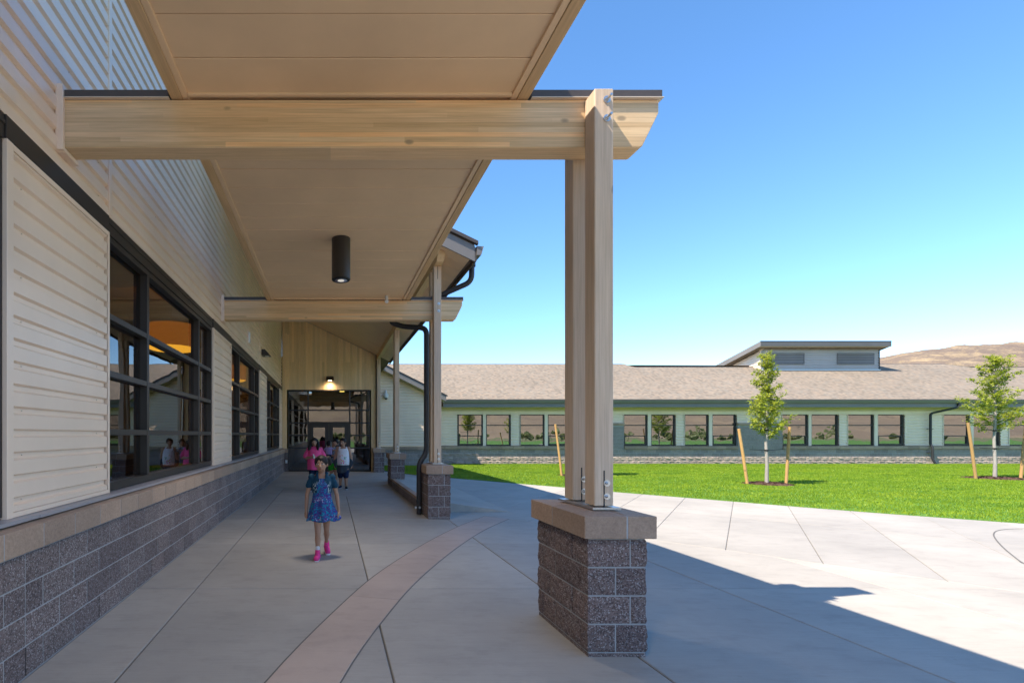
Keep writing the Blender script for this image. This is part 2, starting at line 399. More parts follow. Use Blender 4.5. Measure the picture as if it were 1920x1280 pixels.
LP = (-2.0, 15.3); LD = Vector((9, -10.4)).normalized(); LN = (-LD.y, LD.x)
lc = LN[0]*LP[0]+LN[1]*LP[1]
xs = [-2.0]+[-1.39+1.797*k for k in range(0, 11)]; ys = [5.0+2.06*k for k in range(-7, 8)]
for i in range(len(xs)-1):
    for j in range(len(ys)-1):
        g = .006
        p = [(xs[i]+g, ys[j]+g*.6), (xs[i+1]-g, ys[j]+g*.6), (xs[i+1]-g, ys[j+1]-g*.6), (xs[i]+g, ys[j+1]-g*.6)]
        p = clip(p, LN, lc-.006)
        if len(p) > 2 and area(p) > .01: slab(p)
rd = Vector((.65, .76)).normalized()
for k in range(-8, 24):
    a = Vector(LP)+LD*(k*.95); b = Vector(LP)+LD*(k*.95+.9445)
    for (u0, u1) in ((.006, 3.55), (3.556, 9.5)):
        p = [tuple(a+rd*u0), tuple(b+rd*u0), tuple(b+rd*u1), tuple(a+rd*u1)]
        p = clip(p, (-1, 0), 2.0); p = clip(p, (0, 1), 20.95)
        if len(p) > 2 and area(p) > .01: slab(p)
# tinted curved band
def bez(pts, n):
    P = [Vector(p) for p in pts]; out = []
    Q = [P[0]*2-P[1]]+P+[P[-1]*2-P[-2]]
    for i in range(1, len(Q)-2):
        for k in range(n):
            t = k/n; out.append(.5*((2*Q[i])+(Q[i+1]-Q[i-1])*t+(2*Q[i-1]-5*Q[i]+4*Q[i+1]-Q[i+2])*t*t+(3*Q[i]-Q[i-1]-3*Q[i+1]+Q[i+2])*t**3))
    return out+[Vector(P[-1])]
Lb = bez([(-1.0, .2), (-.80, 1.6), (-.42, 3.09), (.10, 4.52), (.60, 5.66), (1.37, 7.05), (2.18, 8.33), (3.0, 9.43)], 5)
Rb = bez([(-.5, .2), (-.30, 1.6), (.055, 3.09), (.56, 4.42), (1.06, 5.50), (1.80, 6.85), (2.56, 8.07), (3.36, 9.14)], 5)
nb = len(Lb); cuts = [0, 4, 9, 16, 23, nb-1]
m = MB(); m.add([(p.x, p.y, .0015) for p in [a+(a-b).normalized()*.012 for a, b in zip(Lb, Rb)]+[b+(b-a).normalized()*.012 for a, b in zip(Lb, Rb)][::-1]], [tuple(range(2*nb))])
m.obj("band_joint", joint_m, pavement)
for c0, c1 in zip(cuts[:-1], cuts[1:]):
    s0 = .006 if c0 else 0
    poly = [tuple(Lb[i].lerp(Rb[i], 0)) for i in range(c0, c1+1)]+[tuple(Rb[i]) for i in range(c1, c0-1, -1)]
    dv = (Lb[c0+1]-Lb[c0]).normalized()*.006
    poly[0] = tuple(Vector(poly[0])+dv); poly[-1] = tuple(Vector(poly[-1])+dv)
    slab(poly, band_m, .005, "band_slab", bev=.004)
# curved joint of the round paved court at the right
arc = bez([(13.5, 8.3), (11.8, 8.2), (11.2, 8.08), (10.67, 7.78), (9.99, 7.25), (9.07, 6.45), (8.36, 5.75), (7.8, 4.9)], 6)
m = MB()
for i in range(len(arc)-1):
    d = (arc[i+1]-arc[i]).normalized(); n = Vector((-d.y, d.x))*.008
    m.add([(*(arc[i]-n), .003), (*(arc[i+1]-n), .003), (*(arc[i+1]+n), .003), (*(arc[i]+n), .003)], [(0, 1, 2, 3)])
m.obj("court_joint", joint_m, pavement)
# raised concrete slab between the second and third piers, falling to the right
m = MB()
m.add([(1.975, 9.97, .252), (3.7, 9.97, .006), (3.7, 16.6, .006), (1.975, 16.6, .252), (1.975, 9.97, -.03), (3.7, 9.97, -.03), (3.7, 16.6, -.03), (1.975, 16.6, -.03)],
      [(0, 1, 2, 3), (7, 6, 5, 4), (0, 4, 5, 1), (1, 5, 6, 2), (2, 6, 7, 3), (3, 7, 4, 0)])
m.obj("raised_path", conc_m, kind="structure", label="raised concrete apron behind the low block wall")
LAWN = [(2.15, 24.85), (2.3, 22.5), (2.6, 20.6), (3.3, 19.2), (4.45, 17.8), (6.0, 15.9), (7.07, 14.6), (7.86, 13.5), (9.27, 11.9), (10.4, 10.6), (11.2, 9.75), (12.4, 8.67), (14, 7.5), (18, 5), (26, 1.5), (46, -4), (46, 26.15), (5.62, 26.15), (5.62, 24.85)]
lawn = MB().prism(LAWN, -.04, .012, 'z').obj("lawn", turf_m, kind="structure", label="bright green mown lawn in the courtyard")
def grass_mass():
    rng = np.random.default_rng(5)
    P = np.array(LAWN); n = 900000
    X = rng.uniform(2.1, 40, n); Y = rng.uniform(3, 26.2, n)
    inside = np.zeros(n, bool); j = len(P)-1
    for i in range(len(P)):
        xi, yi, xj, yj = P[i, 0], P[i, 1], P[j, 0], P[j, 1]
        c = ((yi > Y) != (yj > Y)) & (X < (xj-xi)*(Y-yi)/(yj-yi+1e-9)+xi); inside ^= c; j = i
    vis = (X/np.maximum(Y, .1) < 1.62)
    for cx, cy, r in MULCH: inside &= ((X-cx)**2+(Y-cy)**2) > (r*.93)**2
    k = inside & vis; X, Y = X[k], Y[k]; n = len(X); X += rng.normal(0, .022, n); Y += rng.normal(0, .022, n)
    h = rng.uniform(.018, .045, n); a = rng.uniform(0, 2*np.pi, n); w = rng.uniform(.004, .008, n)*(1+Y/22); ln = rng.uniform(-.022, .022, (n, 2))
    V = np.zeros((n, 3, 3), np.float32)
    V[:,0] = np.c_[X-np.cos(a)*w, Y-np.sin(a)*w, np.full(n, .008)]; V[:,1] = np.c_[X+np.cos(a)*w, Y+np.sin(a)*w, np.full(n, .008)]
    V[:,2] = np.c_[X+ln[:,0], Y+ln[:,1], .012+h]
    me = bpy.data.meshes.new("lawn_grass"); me.vertices.add(3*n); me.vertices.foreach_set("co", V.ravel())
    me.loops.add(3*n); me.loops.foreach_set("vertex_index", np.arange(3*n, dtype=np.int32))
    me.polygons.add(n); me.polygons.foreach_set("loop_start", np.arange(0, 3*n, 3, dtype=np.int32)); me.update(calc_edges=True)
    me.materials.append(grass_m); link("lawn_grass", me, kind="stuff", label="short green grass blades covering the lawn", cat="grass")
MULCH = [(9.55, 18.6, .75), (13.95, 15.45, .68), (23.95, 17.4, .85)]
grass_mass()
# hills: the mesa in view and the dry slopes behind the camera that the windows mirror
def terrain(name, xs_, ys_, hf, label):
    v = [(x, y, hf(x, y)) for y in ys_ for x in xs_]; nx = len(xs_)
    f = [(j*nx+i, j*nx+i+1, (j+1)*nx+i+1, (j+1)*nx+i) for j in range(len(ys_)-1) for i in range(nx-1)]
    return link(name, new_mesh(name, v, f, hill_m, True), kind="structure", label=label)
def mesa(x, y):
    px = 620+906.7*x/760
    prof = [(1560, 10), (1640, 70), (1660, 92), (1672, 106), (1679, 117), (1690, 126), (1722, 132), (1800, 139.5), (1920, 147), (2200, 158), (2800, 170), (3600, 150)]
    h = np.interp(px, [p[0] for p in prof], [p[1] for p in prof])
    t = (y-600)/160; fr = 1-max(0, min(1, t)); k = 1-fr**1.5
    n = noise.fractal(Vector((x*.011, y*.011, 0)), 1.0, 2.0, 6)
    return h*k*1.0+n*7*k*fr*2+noise.noise(Vector((x*.06, y*.06, 3)))*1.6*k+max(0, noise.noise(Vector((x*.035, y*.02, 9))))*5*k*min(1, max(0, (t-.5)*2))+abs(noise.noise(Vector((x*.2, y*.1, 5))))*1.3*k - (y > 780)*(y-780)*.05
terrain("mesa_hill", np.concatenate([np.linspace(700, 1250, 260), np.linspace(1260, 3000, 60)]), np.linspace(600, 900, 60), mesa, "dry brown flat-topped hill rising behind the low building")
def back(x, y):
    t = max(0, (-y-170)/420); n = noise.fractal(Vector((x*.0045, y*.0045, 7)), 1.0, 2.0, 6)
    return -1+min(1, t)**1.15*(40+20*math.sin(x*.0065+1.2)+16*math.sin(x*.0021))*(1+.35*n)+n*3*min(1, t*3)
terrain("far_hills", np.linspace(-900, 1300, 120), np.linspace(-900, -150, 50), back, "dry brown hills across the road")
def treeline():
    rng = random.Random(3); V = []; F = []
    for k in range(90):
        cx = rng.uniform(-140, 190); cy = rng.uniform(-150, -95); H = (rng.uniform(1.0, 2.4) if k % 7 else rng.uniform(3.0, 6.0)); W = H*(rng.uniform(.8, 1.5) if k % 9 else rng.uniform(.3, .5))
        for q in range(4):
            lx, ly, lz, lr = rng.gauss(0, .4)*W, rng.gauss(0, .4)*W, H*rng.uniform(.3, .85), H*rng.uniform(.14, .28)
            for w_ in range(26):
                d = Vector((rng.gauss(0, 1), rng.gauss(0, 1), rng.gauss(0, 1))).normalized()*rng.random()**.3
                c = Vector((cx+lx+d.x*lr*1.3, cy+ly+d.y*lr*1.3, max(.1, lz+d.z*lr))); s = rng.uniform(.15, .42)
                u = Vector((rng.gauss(0, 1), rng.gauss(0, 1), rng.gauss(0, 1))).normalized(); w = u.orthogonal().normalized()*s; u = u*s
                i = len(V); V += [c-u-w, c+u-w, c+u+w, c-u+w]; F.append((i, i+1, i+2, i+3))
        i = len(V); V += [(cx-.1, cy, 0), (cx+.1, cy, 0), (cx+.06, cy, H*.6), (cx-.06, cy, H*.6)]; F.append((i, i+1, i+2, i+3))
    link("distant_trees", new_mesh("distant_trees", V, F, dleaf_m), kind="stuff", label="row of green trees beyond the parking lot", cat="trees")
treeline()

# ------------------------------------------------------------------ the tall building on the left
tall = thing("tall_building", (-9, 6, 0), "tall beige ribbed metal building with tinted windows over dark block base", "building")
XS = -2.12; XP = -2.10; XF = -2.13
CJ = [3.17, 4.60, 8.68, 10.26, 14.36, 15.94, 20.0]
PAN = [(3.14, 4.60), (8.68, 10.26), (14.36, 15.94), (20.0, 20.97)]
WIN = [(-.94, 3.14), (4.60, 8.68), (10.26, 14.36), (15.94, 20.0)]
# body behind: roof, rear walls (kept clear of the room)
m = MB(); m.box(-20, -2.05, -2.5, 27, 8.0, 8.35); m.obj("roof", flash_m, tall)
m = MB(); m.box(-20.2, -20, -2.5, 27, 0, 8); m.box(-20, -2.2, -2.5, -2.4, 0, 8); m.box(-20, -2.2, 27, 27.2, 0, 8); m.obj("rear_wall", siding_m, tall)
m = MB(); m.box(-2.34, -2.17, -2.45, 26.9, 3.56, 8.0); m.obj("wall_core", trim_m, tall)
for (a, b) in ((-2.5, 4.615), (4.665, 14.47), (14.50, 20.97)):
    siding("siding", 'y', XS, a, b, 3.70, 8.0, siding_m, tall, 1, .045, z_ref=3.66)
MB().box(XS-.03, XS+.012, 4.61, 4.668, 3.69, 8.0).obj("joint_trim", siding_m, tall, bevel=.004)
MB().box(XS-.03, XS+.008, 14.462, 14.508, 3.69, 8.0).obj("joint_trim", siding_m, tall, bevel=.004)
MB().box(XS-.06, XS+.004, -2.5, 20.96, 3.672, 3.702).obj("base_trim", siding_m, tall)
for i, (a, b) in enumerate(PAN):
    MB().box(-2.20, XP-.006, a, b+.002, 3.515, 3.670).obj("header_band", bronze_m, tall, bevel=.003)
    sp = MB().box(-2.3, -2.16, a+.02, b-.02, 1.05, 3.5).obj("siding_panel", trim_m, tall)
    siding("ribbed_sheet", 'y', XP-.008, a+.07, b-.045, 1.075, 3.465, siding_m, sp, 1, .05, z_ref=1.02)
    m = MB(); m.box(-2.16, XP, a, a+.066, 1.036, 3.513); m.box(-2.16, XP, b-.030, b, 1.036, 3.513)
    m.box(-2.16, XP-.001, a+.067, b-.031, 3.470, 3.512); m.box(-2.16, XP-.001, a+.067, b-.031, 1.037, 1.072); m.obj("edge_trim", siding_m, sp, bevel=.003)
    if i < 2:
        scm = bpy.data.meshes.get("screw") or None
        if scm is None:
            bm = bmesh.new(); bmesh.ops.create_icosphere(bm, subdivisions=1, radius=.006); scm = bpy.data.meshes.new("screw"); bm.to_mesh(scm); bm.free(); scm.materials.append(trim_m)
        for k in range(16):
            for yy in (a+.19, b-.2):
                z = 1.02+.152*k+.125
                if 1.1 < z < 3.4 and (k+(yy > a+.5)) % 2 == 0: link("screw", scm, sp, (XP-.028, yy+random.uniform(-.006, .006), z))
for k in range(3, 26, 2):
    for yy in (3.95, 5.9, 7.9): link("screw", scm, tall, (XS-.018, yy, 3.66+.152*k+.125))
for k in range(0, 14, 2):
    for yy in (4.45, 6.6, 9.0): link("screw", scm, tall, (XS-.018, yy, 3.66+.152*k+.125))
# windows
def shop_window(par, Y0, Y1, far=False):
    w = MB().box(-2.345, -2.335, Y0, Y1, 3.5, 3.53).obj("window", bronze_m, par)
    fr = MB()
    fr.box(-2.26, XF, Y0+.002, Y0+.055, 1.05, 3.505); fr.box(-2.26, XF, Y1-.055, Y1-.002, 1.05, 3.505)
    fr.box(-2.26, XF-.001, Y0+.056, Y1-.056, 3.445, 3.504); fr.box(-2.26, XF-.001, Y0+.056, Y1-.056, 1.05, 1.125)
    fr.obj("frame", bronze_m, w, bevel=.003)
    h = MB(); h.box(-2.22, XF+.012, Y0+.003, Y1-.003, 3.507, 3.669); h.box(-2.2, XF+.022, Y0+.003, Y1-.003, 3.60, 3.626); h.obj("header", bronze_m, w, bevel=.003)
    cy = [Y0+.03, Y0+1.05, Y0+3.24, Y1-.03]
    for c in cy[1:3]: MB().box(-2.26, XF, c-.032, c+.032, 1.126, 3.444).obj("mullion", bronze_m, w, bevel=.003)
    rz = [1.10, 1.615, 2.18, 2.735, 3.47]
    for i in range(3):
        a, b = cy[i]+.033, cy[i+1]-.033
        for z in rz[1:4]: MB().box(-2.255, XF-.004, a, b, z-.03, z+.03).obj("rail", bronze_m, w, bevel=.003)
        for k in range(4):
            jx = random.uniform(-.0008, .0008)
            MB().box(-2.219+jx, -2.211+jx, a-.004, b+.004, rz[k]+.028, rz[k+1]-.028).obj("pane", glass_m, w)
    return w
for a, b in WIN: shop_window(tall, a, b)
# block base wall
bw = MB().box(-2.25, -2.0035, -2.5, 20.97, -.02, .812).obj("block_wall", mortar_m, tall)
for r in range(4):
    z0 = .005+r*.2032; c = (.10 if r % 2 else .303)
    js = [y for y in np.arange(c-1.0-.4064*6, 21, .4064) if -2.3 < y < 20.9]
    js = [y for y in js if all(abs(y-q) > .06 for q in CJ)]+[q for q in CJ]; js = sorted(js+[-2.48, 20.96])
    for i, (a, b) in enumerate(zip(js[:-1], js[1:])):
        if b-a < .05: continue
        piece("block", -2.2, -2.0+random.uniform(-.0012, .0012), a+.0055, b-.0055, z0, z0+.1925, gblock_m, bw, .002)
        if r == 0 and i % 3 == 1: MB().box(-2.013, -2.0015, b-.005, b+.005, z0+.004, z0+.19).obj("weep_vent", black_m, bw)
for k, y in enumerate(np.arange(1.3-.4064*9, 20.9, .4064)):
    b = min(y+.4064, 20.96)
    m = MB(); m.prism([(-2.30, .822), (-1.972, .822), (-1.972, .985), (-2.30, 1.012)], y+.005, b-.005, 'y'); m.obj("sill_stone", cap_m, bw, bevel=.003)
MB().box(-2.29, -1.9755, -2.45, 20.955, .824, .981).obj("sill_mortar", mortar_m, bw)
m = MB(); m.prism([(-2.26, 1.02), (-2.045, 1.006), (-2.045, 1.030), (-2.26, 1.049)], -2.5, 3.40, 'y'); m.obj("sill_flashing", sill_m, bw)
m = MB(); m.prism([(-2.26, 1.018), (-2.043, 1.004), (-2.043, 1.028), (-2.26, 1.047)], 3.405, 20.95, 'y'); m.obj("sill_flashing", sill_m, bw)
# the room behind the windows and the lobby behind the doors
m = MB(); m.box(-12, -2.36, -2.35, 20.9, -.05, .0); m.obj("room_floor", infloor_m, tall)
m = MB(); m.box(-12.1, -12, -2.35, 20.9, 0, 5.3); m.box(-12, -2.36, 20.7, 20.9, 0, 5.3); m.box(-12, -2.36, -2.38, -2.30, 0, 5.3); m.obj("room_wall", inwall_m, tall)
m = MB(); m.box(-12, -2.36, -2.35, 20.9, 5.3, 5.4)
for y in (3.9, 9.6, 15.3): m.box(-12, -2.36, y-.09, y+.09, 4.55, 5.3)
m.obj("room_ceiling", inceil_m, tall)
for y in (4.9, 12.2, 19.3):
    p = thing("drum_pendant", (-4.0, y, 3.74), {4.9: "amber drum pendant hung inside beyond the first window's edge", 12.2: "large amber drum pendant seen through the nearest tall window", 19.3: "amber drum pendant seen through the second tall window"}[y], "pendant lamp", "amber drum pendants in the hall")
    MB().tube([(-4, y, 3.76), (-4, y, 4.32)], .62, 40, False).obj("shade", drum_m, p, smooth=True)
    MB().tube([(-4, y, 3.74), (-4, y, 3.765)], [.55, .61], 40).obj("diffuser", diff_m, p, smooth=True)
    MB().tube([(-4, y, 4.2), (-4, y, 5.3)], .012, 6).obj("stem", bronze_m, p)
# light-coloured desk and shelves inside
for (x, y, lx, ly, h, lb) in ((-4.4, 13.6, .7, 1.5, .76, "pale wooden table inside by the second window"), (-5.2, 7.2, .8, 1.8, .74, "pale wooden table inside behind the nearest window")):
    t_ = thing("table", (x, y, 0), lb, "table"); MB().box(x-lx/2, x+lx/2, y-ly/2, y+ly/2, h-.04, h).obj("table_top", board_m, t_, bevel=.005)
    for sx in (-1, 1):
        for sy in (-1, 1): MB().box(x+sx*(lx/2-.08)-.02, x+sx*(lx/2-.08)+.02, y+sy*(ly/2-.1)-.02, y+sy*(ly/2-.1)+.02, 0, h-.04).obj("leg", bronze_m, t_)

# ------------------------------------------------------------------ entrance wall at the end of the walk
ent = thing("entrance_front", (0, 21, 0), "cedar board wall with dark glazed double doors at the walkway's end", "entrance")
EY = 21.0
def soff(x): return 6.42-.484*(x+.84)
MB().box(-2.1, 2.0, EY+.03, EY+.12, 3.56, 4.9).obj("backing", trim_m, ent)
MB().prism([(-2.1, 4.9), (2.0, 4.9), (2.0, soff(2.0)-.005), (-2.1, soff(-2.1)-.005)], EY+.03, EY+.12).obj("backing", trim_m, ent)
x = -2.1; bwid = .1015
while x < 1.95:
    x1 = min(x+bwid, 1.955)
    lo = 0.0 if (x1 < -1.84+.02 or x > 1.70) else 3.545
    top = soff(x1)-.004
    zz = lo
    while zz < top-.02:
        L = random.choice([2.4, 3.0, 1.2, 3.6]) if zz == lo else 3.0
        e = min(top, zz+L) if (top-zz-L) > .4 else top
        MB().box(x+.0015, x1-.0015, EY, EY+.024+random.uniform(-.002, .002), zz+.001, e-.001).obj("board", board_m, ent)
        zz = e
    x = x1
MB().box(-2.0, -1.845, EY-.05, EY-.002, 0, .82).obj("block_return", gblock_m, ent, bevel=.004)
MB().box(-2.0, -1.845, EY-.06, EY-.002, .822, .99).obj("cap_return", cap_m, ent, bevel=.004)
MB().box(1.955, 2.0, EY-.03, EY+.1, 0, 5.06).obj("corner_trim", bronze_m, ent)
sf = MB().box(-1.84, 1.71, EY+.02, EY+.1, 3.49, 3.545).obj("storefront", bronze_m, ent)
cols = [-1.84, -.98, .83, 1.71]; rows = [0.0, 1.02, 1.57, 2.11, 2.66, 3.49]
fr = MB()
for c in cols: fr.box(c-.033 if c > -1.8 else c, c+.033 if c < 1.7 else c, EY-.012, EY+.09, 0.0, 3.489)
fr.obj("frame", bronze_m, sf, bevel=.003)
MB().box(-1.84, 1.71, EY-.014, EY+.09, 3.49, 3.546).obj("head_rail", bronze_m, sf, bevel=.003)
for i in range(3):
    a, b = cols[i]+.034, cols[i+1]-.034
    if i == 0: a = cols[0]+.035
    for z in ((1.02, 1.57, 2.11, 2.66) if i != 1 else (2.13, 2.66)):
        MB().box(a, b, EY-.008, EY+.085, z-.028, z+.028).obj("rail", bronze_m, sf, bevel=.003)
    if i != 1: MB().box(a, b, EY-.01, EY+.085, 0.001, .09).obj("rail", bronze_m, sf)
    rr = rows if i != 1 else [2.13, 2.66, 3.49]
    for z0, z1 in zip(rr[:-1], rr[1:]):
        MB().box(a-.004, b+.004, EY+.03, EY+.038, z0+.027, z1-.027).obj("pane", glass_door_m, sf)
for k, (a, b) in enumerate(((-.945, -.078), (-.072, .795))):
    d = MB(); z1 = 2.098
    d.box(a, a+.19 if k == 0 else a+.17, EY, EY+.05, .006, z1); d.box(b-.17 if k == 0 else b-.19, b, EY, EY+.05, .006, z1)
    ia, ib = (a+.19, b-.17) if k == 0 else (a+.17, b-.19)
    d.box(ia, ib, EY+.001, EY+.05, z1-.19, z1); d.box(ia, ib, EY+.001, EY+.05, .006, .30)
    dd = d.obj("door", bronze_m, ent)
    MB().box(ia-.004, ib+.004, EY+.02, EY+.028, .298, z1-.188).obj("pane", glass_door_m, dd)
    hx = b-.09 if k == 0 else a+.09
    MB().tube([(hx, EY, .85), (hx, EY-.05, .87), (hx, EY-.05, 1.25), (hx, EY, 1.27)], .014, 8).obj("handle", galv_m, dd, smooth=True)
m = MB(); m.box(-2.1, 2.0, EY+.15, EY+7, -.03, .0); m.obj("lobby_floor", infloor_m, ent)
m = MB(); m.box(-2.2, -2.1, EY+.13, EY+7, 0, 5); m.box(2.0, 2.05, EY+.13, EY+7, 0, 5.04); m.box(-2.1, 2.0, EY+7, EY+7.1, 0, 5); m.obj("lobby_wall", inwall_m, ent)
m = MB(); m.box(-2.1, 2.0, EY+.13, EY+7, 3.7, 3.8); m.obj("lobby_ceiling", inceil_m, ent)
MB().tube([(.55, 23.5, 3.69), (.55, 23.5, 3.70)], .12, 16).obj("downlight", diff_m, ent)

# ------------------------------------------------------------------ piers, posts, beams
PX0, PX1 = 1.845, 2.251
PY = [3.463, 9.12, 14.77, 20.4]
def pier(i, y0, depth, label):
    p = thing("block_pier", ((PX0+PX1)/2, y0+depth/2, 0), label, "pier", "split-face block piers along the walk")
    MB().box(PX0+.001, PX1-.001, y0+.001, y0+depth-.001, .026, .86).obj("core", mortar_m, p)
    MB().box(PX0-.002, PX1+.002, y0-.002, y0+depth+.002, 0, .026).obj("footing", gblock_m, p)
    big = i < 2; W = PX1-PX0; J = .006
    for r in range(4):
        z0 = .036+r*.2032; z1 = z0+.191
        fx = [PX0, PX0+.30, PX1] if r % 2 else [PX0, PX0+.195, PX1]
        h = .22 if r % 2 else .10                      # front and rear rows, then the side pieces
        for q, (ya, yb) in enumerate(((y0, y0+h), (y0+depth-h, y0+depth))):
            for a, b in zip(fx[:-1], fx[1:]):
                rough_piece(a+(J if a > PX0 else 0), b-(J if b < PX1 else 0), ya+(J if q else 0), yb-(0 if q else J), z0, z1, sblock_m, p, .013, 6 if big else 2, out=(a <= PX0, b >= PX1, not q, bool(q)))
        ym = y0+depth*(.30 if r % 2 else .62); sides = [y0+h, ym, y0+depth-h] if depth > .5 else [y0+h, y0+depth-h]
        for a, b in zip(sides[:-1], sides[1:]):
            for xa, xb in ((PX0, PX0+.1), (PX1-.1, PX1)):
                rough_piece(xa, xb, a+(J if a > y0+h+.01 else -.0), b-(J if b < y0+depth-h-.01 else 0), z0, z1, sblock_m, p, .013, 6 if big else 2, out=(xa == PX0, xa != PX0, False, False))
    e = .052; z0, z1 = .853, 1.012; xm = PX0+.25; ym = y0+depth*.56
    for a, b in ((PX0-e, xm), (xm, PX1+e)):
        for c, d in ((y0-e, ym), (ym, y0+depth+e)):
            ga, gb = (0 if a < PX0 else .005), (0 if b > PX1 else .005); gc, gd = (0 if c < y0 else .005), (0 if d > y0+depth else .005)
            A, B, C, D = a+ga, b-gb, c+gc, d-gd
            def zt(x, y): return z1+min(.026, .16*min(x-(PX0-e), PX1+e-x, y-(y0-e), y0+depth+e-y))
            MB().add([(A, C, z0), (B, C, z0), (B, D, z0), (A, D, z0), (A, C, zt(A, C)), (B, C, zt(B, C)), (B, D, zt(B, D)), (A, D, zt(A, D))],
                     [(0, 3, 2, 1), (4, 5, 6, 7), (0, 1, 5, 4), (1, 2, 6, 5), (2, 3, 7, 6), (3, 0, 4, 7)]).obj("cap_stone", cap_m, p, bevel=.004)
    MB().box(PX0-e+.003, PX1+e-.003, y0-e+.003, y0+depth+e-.003, z0+.003, z1-.001).obj("cap_mortar", mortar_m, p)
    return p
pier(0, PY[0], .813, "largest split-face block pier, nearest the camera, with tan cap stone")
pier(1, PY[1], .813, "second split-face block pier, with the downspout at its side")
pier(2, PY[2], .813, "third split-face block pier at the far end of the low wall")
pier(3, PY[3], .55, "farthest split-face block pier beside the entrance doors")
def bolt(parent, x, y, z, s=1.0, stud=.03):
    m = MB(); m.tube([(x, y, z), (x, y-.006*s, z)], .027*s, 16); m.tube([(x, y-.006*s, z), (x, y-.022*s, z)], .0165*s, 6); m.tube([(x, y-.02*s, z), (x, y-.02*s-stud, z)], .0095*s, 8)
    return m.obj("bolt", galv_m, parent)
QX0, QX1 = 1.985, 2.127
def post(y0, z1, label, bolts_top=True, slot_top=False):
    p = thing("timber_post", ((QX0+QX1)/2, y0+.07, 1.03), label, "post", "paired timber posts on the block piers")
    MB().box(QX0, QX1, y0, y0+.142, 1.052, z1).obj("shaft", post_m, p, bevel=.006)
    xm = (QX0+QX1)/2
    MB().box(xm-.005, xm+.005, y0-.0015, y0+.1435, 1.046, 1.32).obj("knife_plate", darkmetal_m, p)
    if slot_top: MB().box(xm-.005, xm+.005, y0-.0015, y0+.1435, z1-.25, z1-.005).obj("knife_plate", darkmetal_m, p)
    for z in (1.125, 1.225): bolt(p, xm+.02, y0, z, .9, .012)
    if bolts_top:
        for z in (3.965, 4.105): bolt(p, xm+.02, y0, z, 1.0, .042)
    return p
nm = ["nearest", "second", "third", "farthest"]
for i, y in enumerate(PY):
    c = y+.407 if i < 3 else y+.275
    f0, b0 = c-.234, c+.092
    if i < 2:
        z1 = 4.19 if i == 0 else 4.83
        post(f0, z1, f"front timber post of the {nm[i]} pair, bolted to the cross beam", True, i == 1)
        post(b0, z1, f"rear timber post of the {nm[i]} pair, behind the cross beam", False, i == 1)
    elif i == 2:
        post(c-.21, 4.83, "slim front timber post on the third pier under the entry roof", False, True)
        post(c+.07, 4.83, "slim rear timber post on the third pier under the entry roof", False, True)
    else: post(c-.07, 4.83, "single timber post on the pier beside the entrance doors", False, True)
    pl = MB().box(QX0-.035, QX1+.035, (f0 if i < 3 else c-.07)-.04, (b0+.182 if i < 3 else c+.11), 1.030, 1.046).obj("base_plate", galv_m, None, origin=True,
        label=f"flat steel base plate under the posts of the {nm[i]} pier", cat="plate", group="steel base plates on the piers")
def beam(i, y):
    c = y+.407; b = thing("timber_beam", (0, c, 3.833), ["large glulam cross beam nearest the camera, spanning wall to post", "farther glulam cross beam spanning wall to the second post pair"][i], "beam", "glulam cross beams over the walk")
    y0, y1 = c-.088, c+.088
    m = MB(); m.prism([(-2.11, 3.833), (2.42, 3.833), (2.44, 3.845), (2.567, 4.105), (2.567, 4.206), (-2.11, 4.206)], y0, y1); m.obj("glulam", beam_m, b, bevel=.006)
    for a, e in ((-2.095, -1.265), (1.565, 2.585)):
        m = MB(); m.box(a, e, y0-.016, y1+.016, 4.209, 4.274); m.obj("flashing", flash_m, b, bevel=.003)
        MB().box(a, e+.006, y0-.026, y1+.026, 4.2075, 4.2135).obj("drip_edge", trim_m, b)
    for (ya, yb, za, zb) in ((y0-.036, y0-.004, 3.80, 4.31), (y1+.004, y1+.036, 3.80, 4.31), (y0-.004, y1+.004, 3.795, 3.829)):
        MB().box(-2.135, -2.075, ya, yb, za, zb).obj("collar", siding_m, b, bevel=.003)
beam(0, PY[0]); beam(1, PY[1])
# ------------------------------------------------------------------ flat canopy
can = thing("walkway_canopy", (.15, 3, 4.21), "flat canopy with tan metal soffit panels and timber edges over the walk", "canopy")
CX0, CX1, CY0, CY1, CZ = -1.25, 1.55, .30, 9.60, 4.216
for a, b in ((CX0, CX0+.09), (CX1-.09, CX1)):
    MB().box(a, b, CY0, CY1, CZ, CZ+.24).obj("edge_timber", fasc_wood_m, can, bevel=.004)
for a, b in ((CX0+.092, CX0+.14), (CX1-.14, CX1-.092)):
    MB().box(a, b, CY0, CY1, CZ+.006, CZ+.05).obj("edge_trim", soffit_m, can, bevel=.003)
MB().box(CX0-.02, CX1+.02, CY0-.02, CY1+.02, CZ+.242, 4.68).obj("roof_edge", flash_m, can)
for c in (PY[0]+.407, PY[1]+.407):
    MB().box(CX0+.141, CX1-.141, c-.125, c-.09, CZ+.004, CZ+.045).obj("cross_trim", soffit_m, can, bevel=.003)
    if c < 9: MB().box(CX0+.141, CX1-.141, c+.09, c+.125, CZ+.004, CZ+.045).obj("cross_trim", soffit_m, can, bevel=.003)
y = 3.765-.356*9
while y < CY1-.02:
    e = min(y+.356, CY1)
    m = MB(); m.box(CX0+.135, CX1-.135, y+.0035, e-.0035, CZ+.024+random.uniform(-.0015, .0015), CZ+.05); m.obj("soffit_panel", soffit_m, can, bevel=.0035)
    y += .356
MB().box(CX0+.1, CX1-.1, CY0+.01, CY1-.01, CZ+.055, CZ+.24).obj("deck", soffit_m, can)
